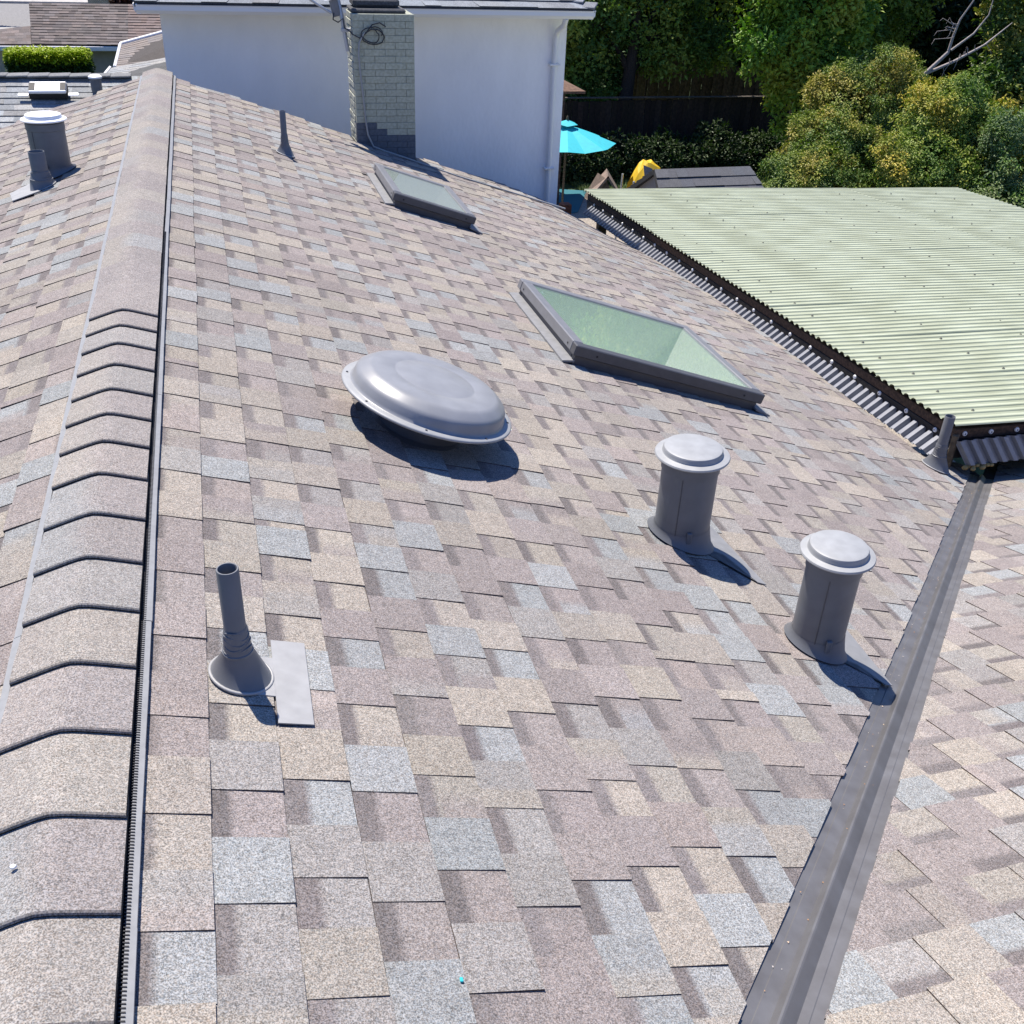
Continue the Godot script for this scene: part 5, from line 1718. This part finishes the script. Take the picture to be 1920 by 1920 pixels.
func roof_fittings() -> void:
	var sl := roof_basis()
	var lb := Basis(Vector3(CP, SP, 0), Vector3(-SP, CP, 0), Vector3(0, 0, 1))
	# open pipe beside the ridge, near the camera
	var p := vent_pipe("open grey vent pipe nearest the camera, beside the ridge, with a pale patch", sit(0.103, 1.80), 0.0235, 0.285, 0.068, sl)
	var st := mb()
	var top := []
	for q in [[0.074, -0.134], [0.155, -0.137], [0.149, 0.148], [0.071, 0.152]]: top.append(sl * Vector3(q[0], 0.0025, q[1]))
	slab(st, top, sl * Vector3(0, -0.003, 0))
	top = []
	for q in [[0.0, -0.066], [0.0735, -0.066], [0.0725, 0.066], [0.0, 0.066]]: top.append(sl * Vector3(q[0], 0.0025, q[1]))
	slab(st, top, sl * Vector3(0, -0.003, 0))
	obj("flashing_plate", st, M.flash, p)
	vent_pipe("short dark vent pipe alone high on the far main slope", sit(0.70, 7.83), 0.022, 0.30, 0.065, sl)
	vent_pipe("slim vent pipe at the eave beside the patio cover's near corner", sit(4.385, 4.43), 0.030, 0.34, 0.085, sl)
	var lv := vent_pipe("short open vent pipe in front of the wide flue left of the ridge", slope_point_left(0.65, 6.66), 0.046, 0.205, 0.078, lb)
	st = mb()
	slab(st, [lb * Vector3(0.0, 0.008, 0.12), lb * Vector3(-0.17, 0.008, 0.12), lb * Vector3(-0.22, 0.008, -0.12), lb * Vector3(-0.08, 0.008, -0.22), lb * Vector3(0, 0.008, -0.1)], lb * Vector3(0, -0.005, 0))
	obj("flashing_plate", st, M.flash, lv)
	# flues with round caps
	flue_vent("capped round flue on the main slope, the upper of the two near the valley", sit(1.79, 2.88), 0.102, 0.35, 0.1355, sl, [[-0.02, 0.02], [0.0, -0.13], [0.2, -0.16], [0.245, 0.268], [0.21, 0.262], [0.15, 0.1]])
	flue_vent("capped round flue right beside the metal valley, nearest the camera", sit(2.04, 2.27), 0.086, 0.37, 0.119, sl, [[-0.02, 0.02], [0.0, -0.12], [0.22, -0.14], [0.20, 0.19], [0.17, 0.19], [0.12, 0.1]])
	flue_vent("wide dark flue with a white cap left of the ridge", slope_point_left(0.61, 6.93), 0.108, 0.325, 0.132, lb, [], M.white)
	# attic fan: a wide dome held off the slope
	var o := thing("attic_fan", "low round grey domed attic fan in the middle of the main slope", "roof vent", roof(0.845, 3.385, 0.0))
	o.basis = sl
	st = mb()
	lathe(st, [[0.327, 0.116], [0.330, 0.120], [0.327, 0.125], [0.304, 0.127], [0.299, 0.130], [0.296, 0.142], [0.292, 0.164], [0.287, 0.174], [0.279, 0.181], [0.259, 0.196], [0.249, 0.2015], [0.239, 0.204], [0.20, 0.206], [0.158, 0.2075], [0.154, 0.2063], [0.15, 0.2077], [0.08, 0.209], [0.0, 0.2095]], Transform3D.IDENTITY, 72, 0.9)
	lathe(st, [[0.327, 0.118], [0.30, 0.12], [0.26, 0.15], [0.0, 0.17]], Transform3D.IDENTITY, 48, 0.9, true)
	var dm := obj("dome", st, M.dome, o)
	st = mb()
	lathe(st, [[0.302, 0.1285], [0.328, 0.1265], [0.3325, 0.1225], [0.3325, 0.1185], [0.328, 0.1145], [0.315, 0.115]], Transform3D.IDENTITY, 72, 0.9)
	obj("flange", st, M.cap, o)
	for k in 8:
		st = mb()
		var a := TAU * (k + 0.3) / 8.0
		lathe(st, [[0.0, 0.004], [0.004, 0.003], [0.005, 0.0]], Transform3D(Basis.IDENTITY, Vector3(cos(a) * 0.315, 0.1275, sin(a) * 0.315)), 8)
		obj("screw", st, M.frame, dm)
	st = mb()
	lathe(st, [[0.185, -0.005], [0.19, 0.002], [0.165, 0.012], [0.16, 0.105], [0.155, 0.12]], Transform3D.IDENTITY, 40)
	obj("base", st, M.frame, o)
	for k in 5:
		st = mb()
		var a := TAU * (k + 0.15) / 5.0
		box(st, Vector3(cos(a) * 0.225, 0.106, sin(a) * 0.225), Vector3(0.15, 0.012, 0.02), Basis(Vector3.UP, -a), 0.002)
		obj("bracket", st, M.frame, o)
	skylight("larger skylight with pale green glass below the attic fan's far side", SKYLIGHTS[0], 0.115, 0.75, M.glass)
	skylight("smaller skylight in the chimney's shadow at the far gable", SKYLIGHTS[1], 0.105, 0.5, M.old_glass)

func slope_point_left(s: float, d: float) -> Vector3:
	return on(slope_left(), s, d, 0.009)

func small_things() -> void:
	# flashing sheet of a fitting outside the frame, on the wing
	var st := mb()
	var w := slope_wing()
	slab(st, [on(w, 2.14, 2.78, 0.02), on(w, 2.22, 2.70, 0.02), on(w, 2.36, 3.2, 0.02), on(w, 2.05, 3.2, 0.02)], w.n * -0.008)
	tag(obj("flashing_sheet", st, M.flash), "pale grey metal flashing sheet on the wing slope at the right edge", "flashing")
	# things blown onto the roof
	st = mb()
	lathe(st, [[0.0, 0.005], [0.0035, 0.004], [0.0045, 0.0], [0.002, -0.003], [0.0, -0.003]], Transform3D(Basis(Vector3.RIGHT, 0.4).scaled(Vector3(1.3, 1, 1)), Vector3(-0.268, 0.108, -1.245)), 9)
	tag(obj("pebble", st, M.white), "tiny white pebble on a ridge cap shingle at lower left", "pebble")
	st = mb()
	box(st, roof(0.445, 1.03, 0.012), Vector3(0.006, 0.004, 0.009), roof_basis(), 0.001)
	tag(obj("plastic_scrap", st, M.teal), "tiny turquoise scrap on a blue-grey shingle at the bottom edge", "scrap")
	# dry leaf bits along the valley
	st = mb()
	for i in 190:
		var t := rng.randf_range(0.7, 4.3)
		if i < 60: t = rng.randf_range(2.8, 4.2)
		var k := rng.randfn() * 0.022 - 0.012
		var p := Vector3(t + VALLEY, -(t + VALLEY) / 3.0, -t)
		if k < 0: p += Vector3(k * 0.7071, -k * 0.7071 / 3.0, k * 0.7071)
		else: p += Vector3(k * 0.7071, k * 0.7071 / 3.0, k * 0.7071)
		p.y += 0.0035 + (0.018 if absf(k) < 0.012 else 0.0)
		var e := rng.randf_range(0.0012, 0.0035)
		var a := rng.randf() * TAU
		var c: Color = [Color(0.30, 0.17, 0.09), Color(0.42, 0.32, 0.22), Color(0.5, 0.45, 0.4)][rng.randi() % 3]
		tri(st, p + Vector3(cos(a), 0.3, sin(a)) * e, p + Vector3(cos(a + 2), 0.5, sin(a + 2)) * e, p + Vector3(cos(a + 4), 0.1, sin(a + 4)) * e, Vector3.UP, [c, c, c])
	var db := obj("leaf_debris", st, M.blade)
	tag(db, "scattered dry leaf bits lying in the metal valley", "debris", "", "stuff")
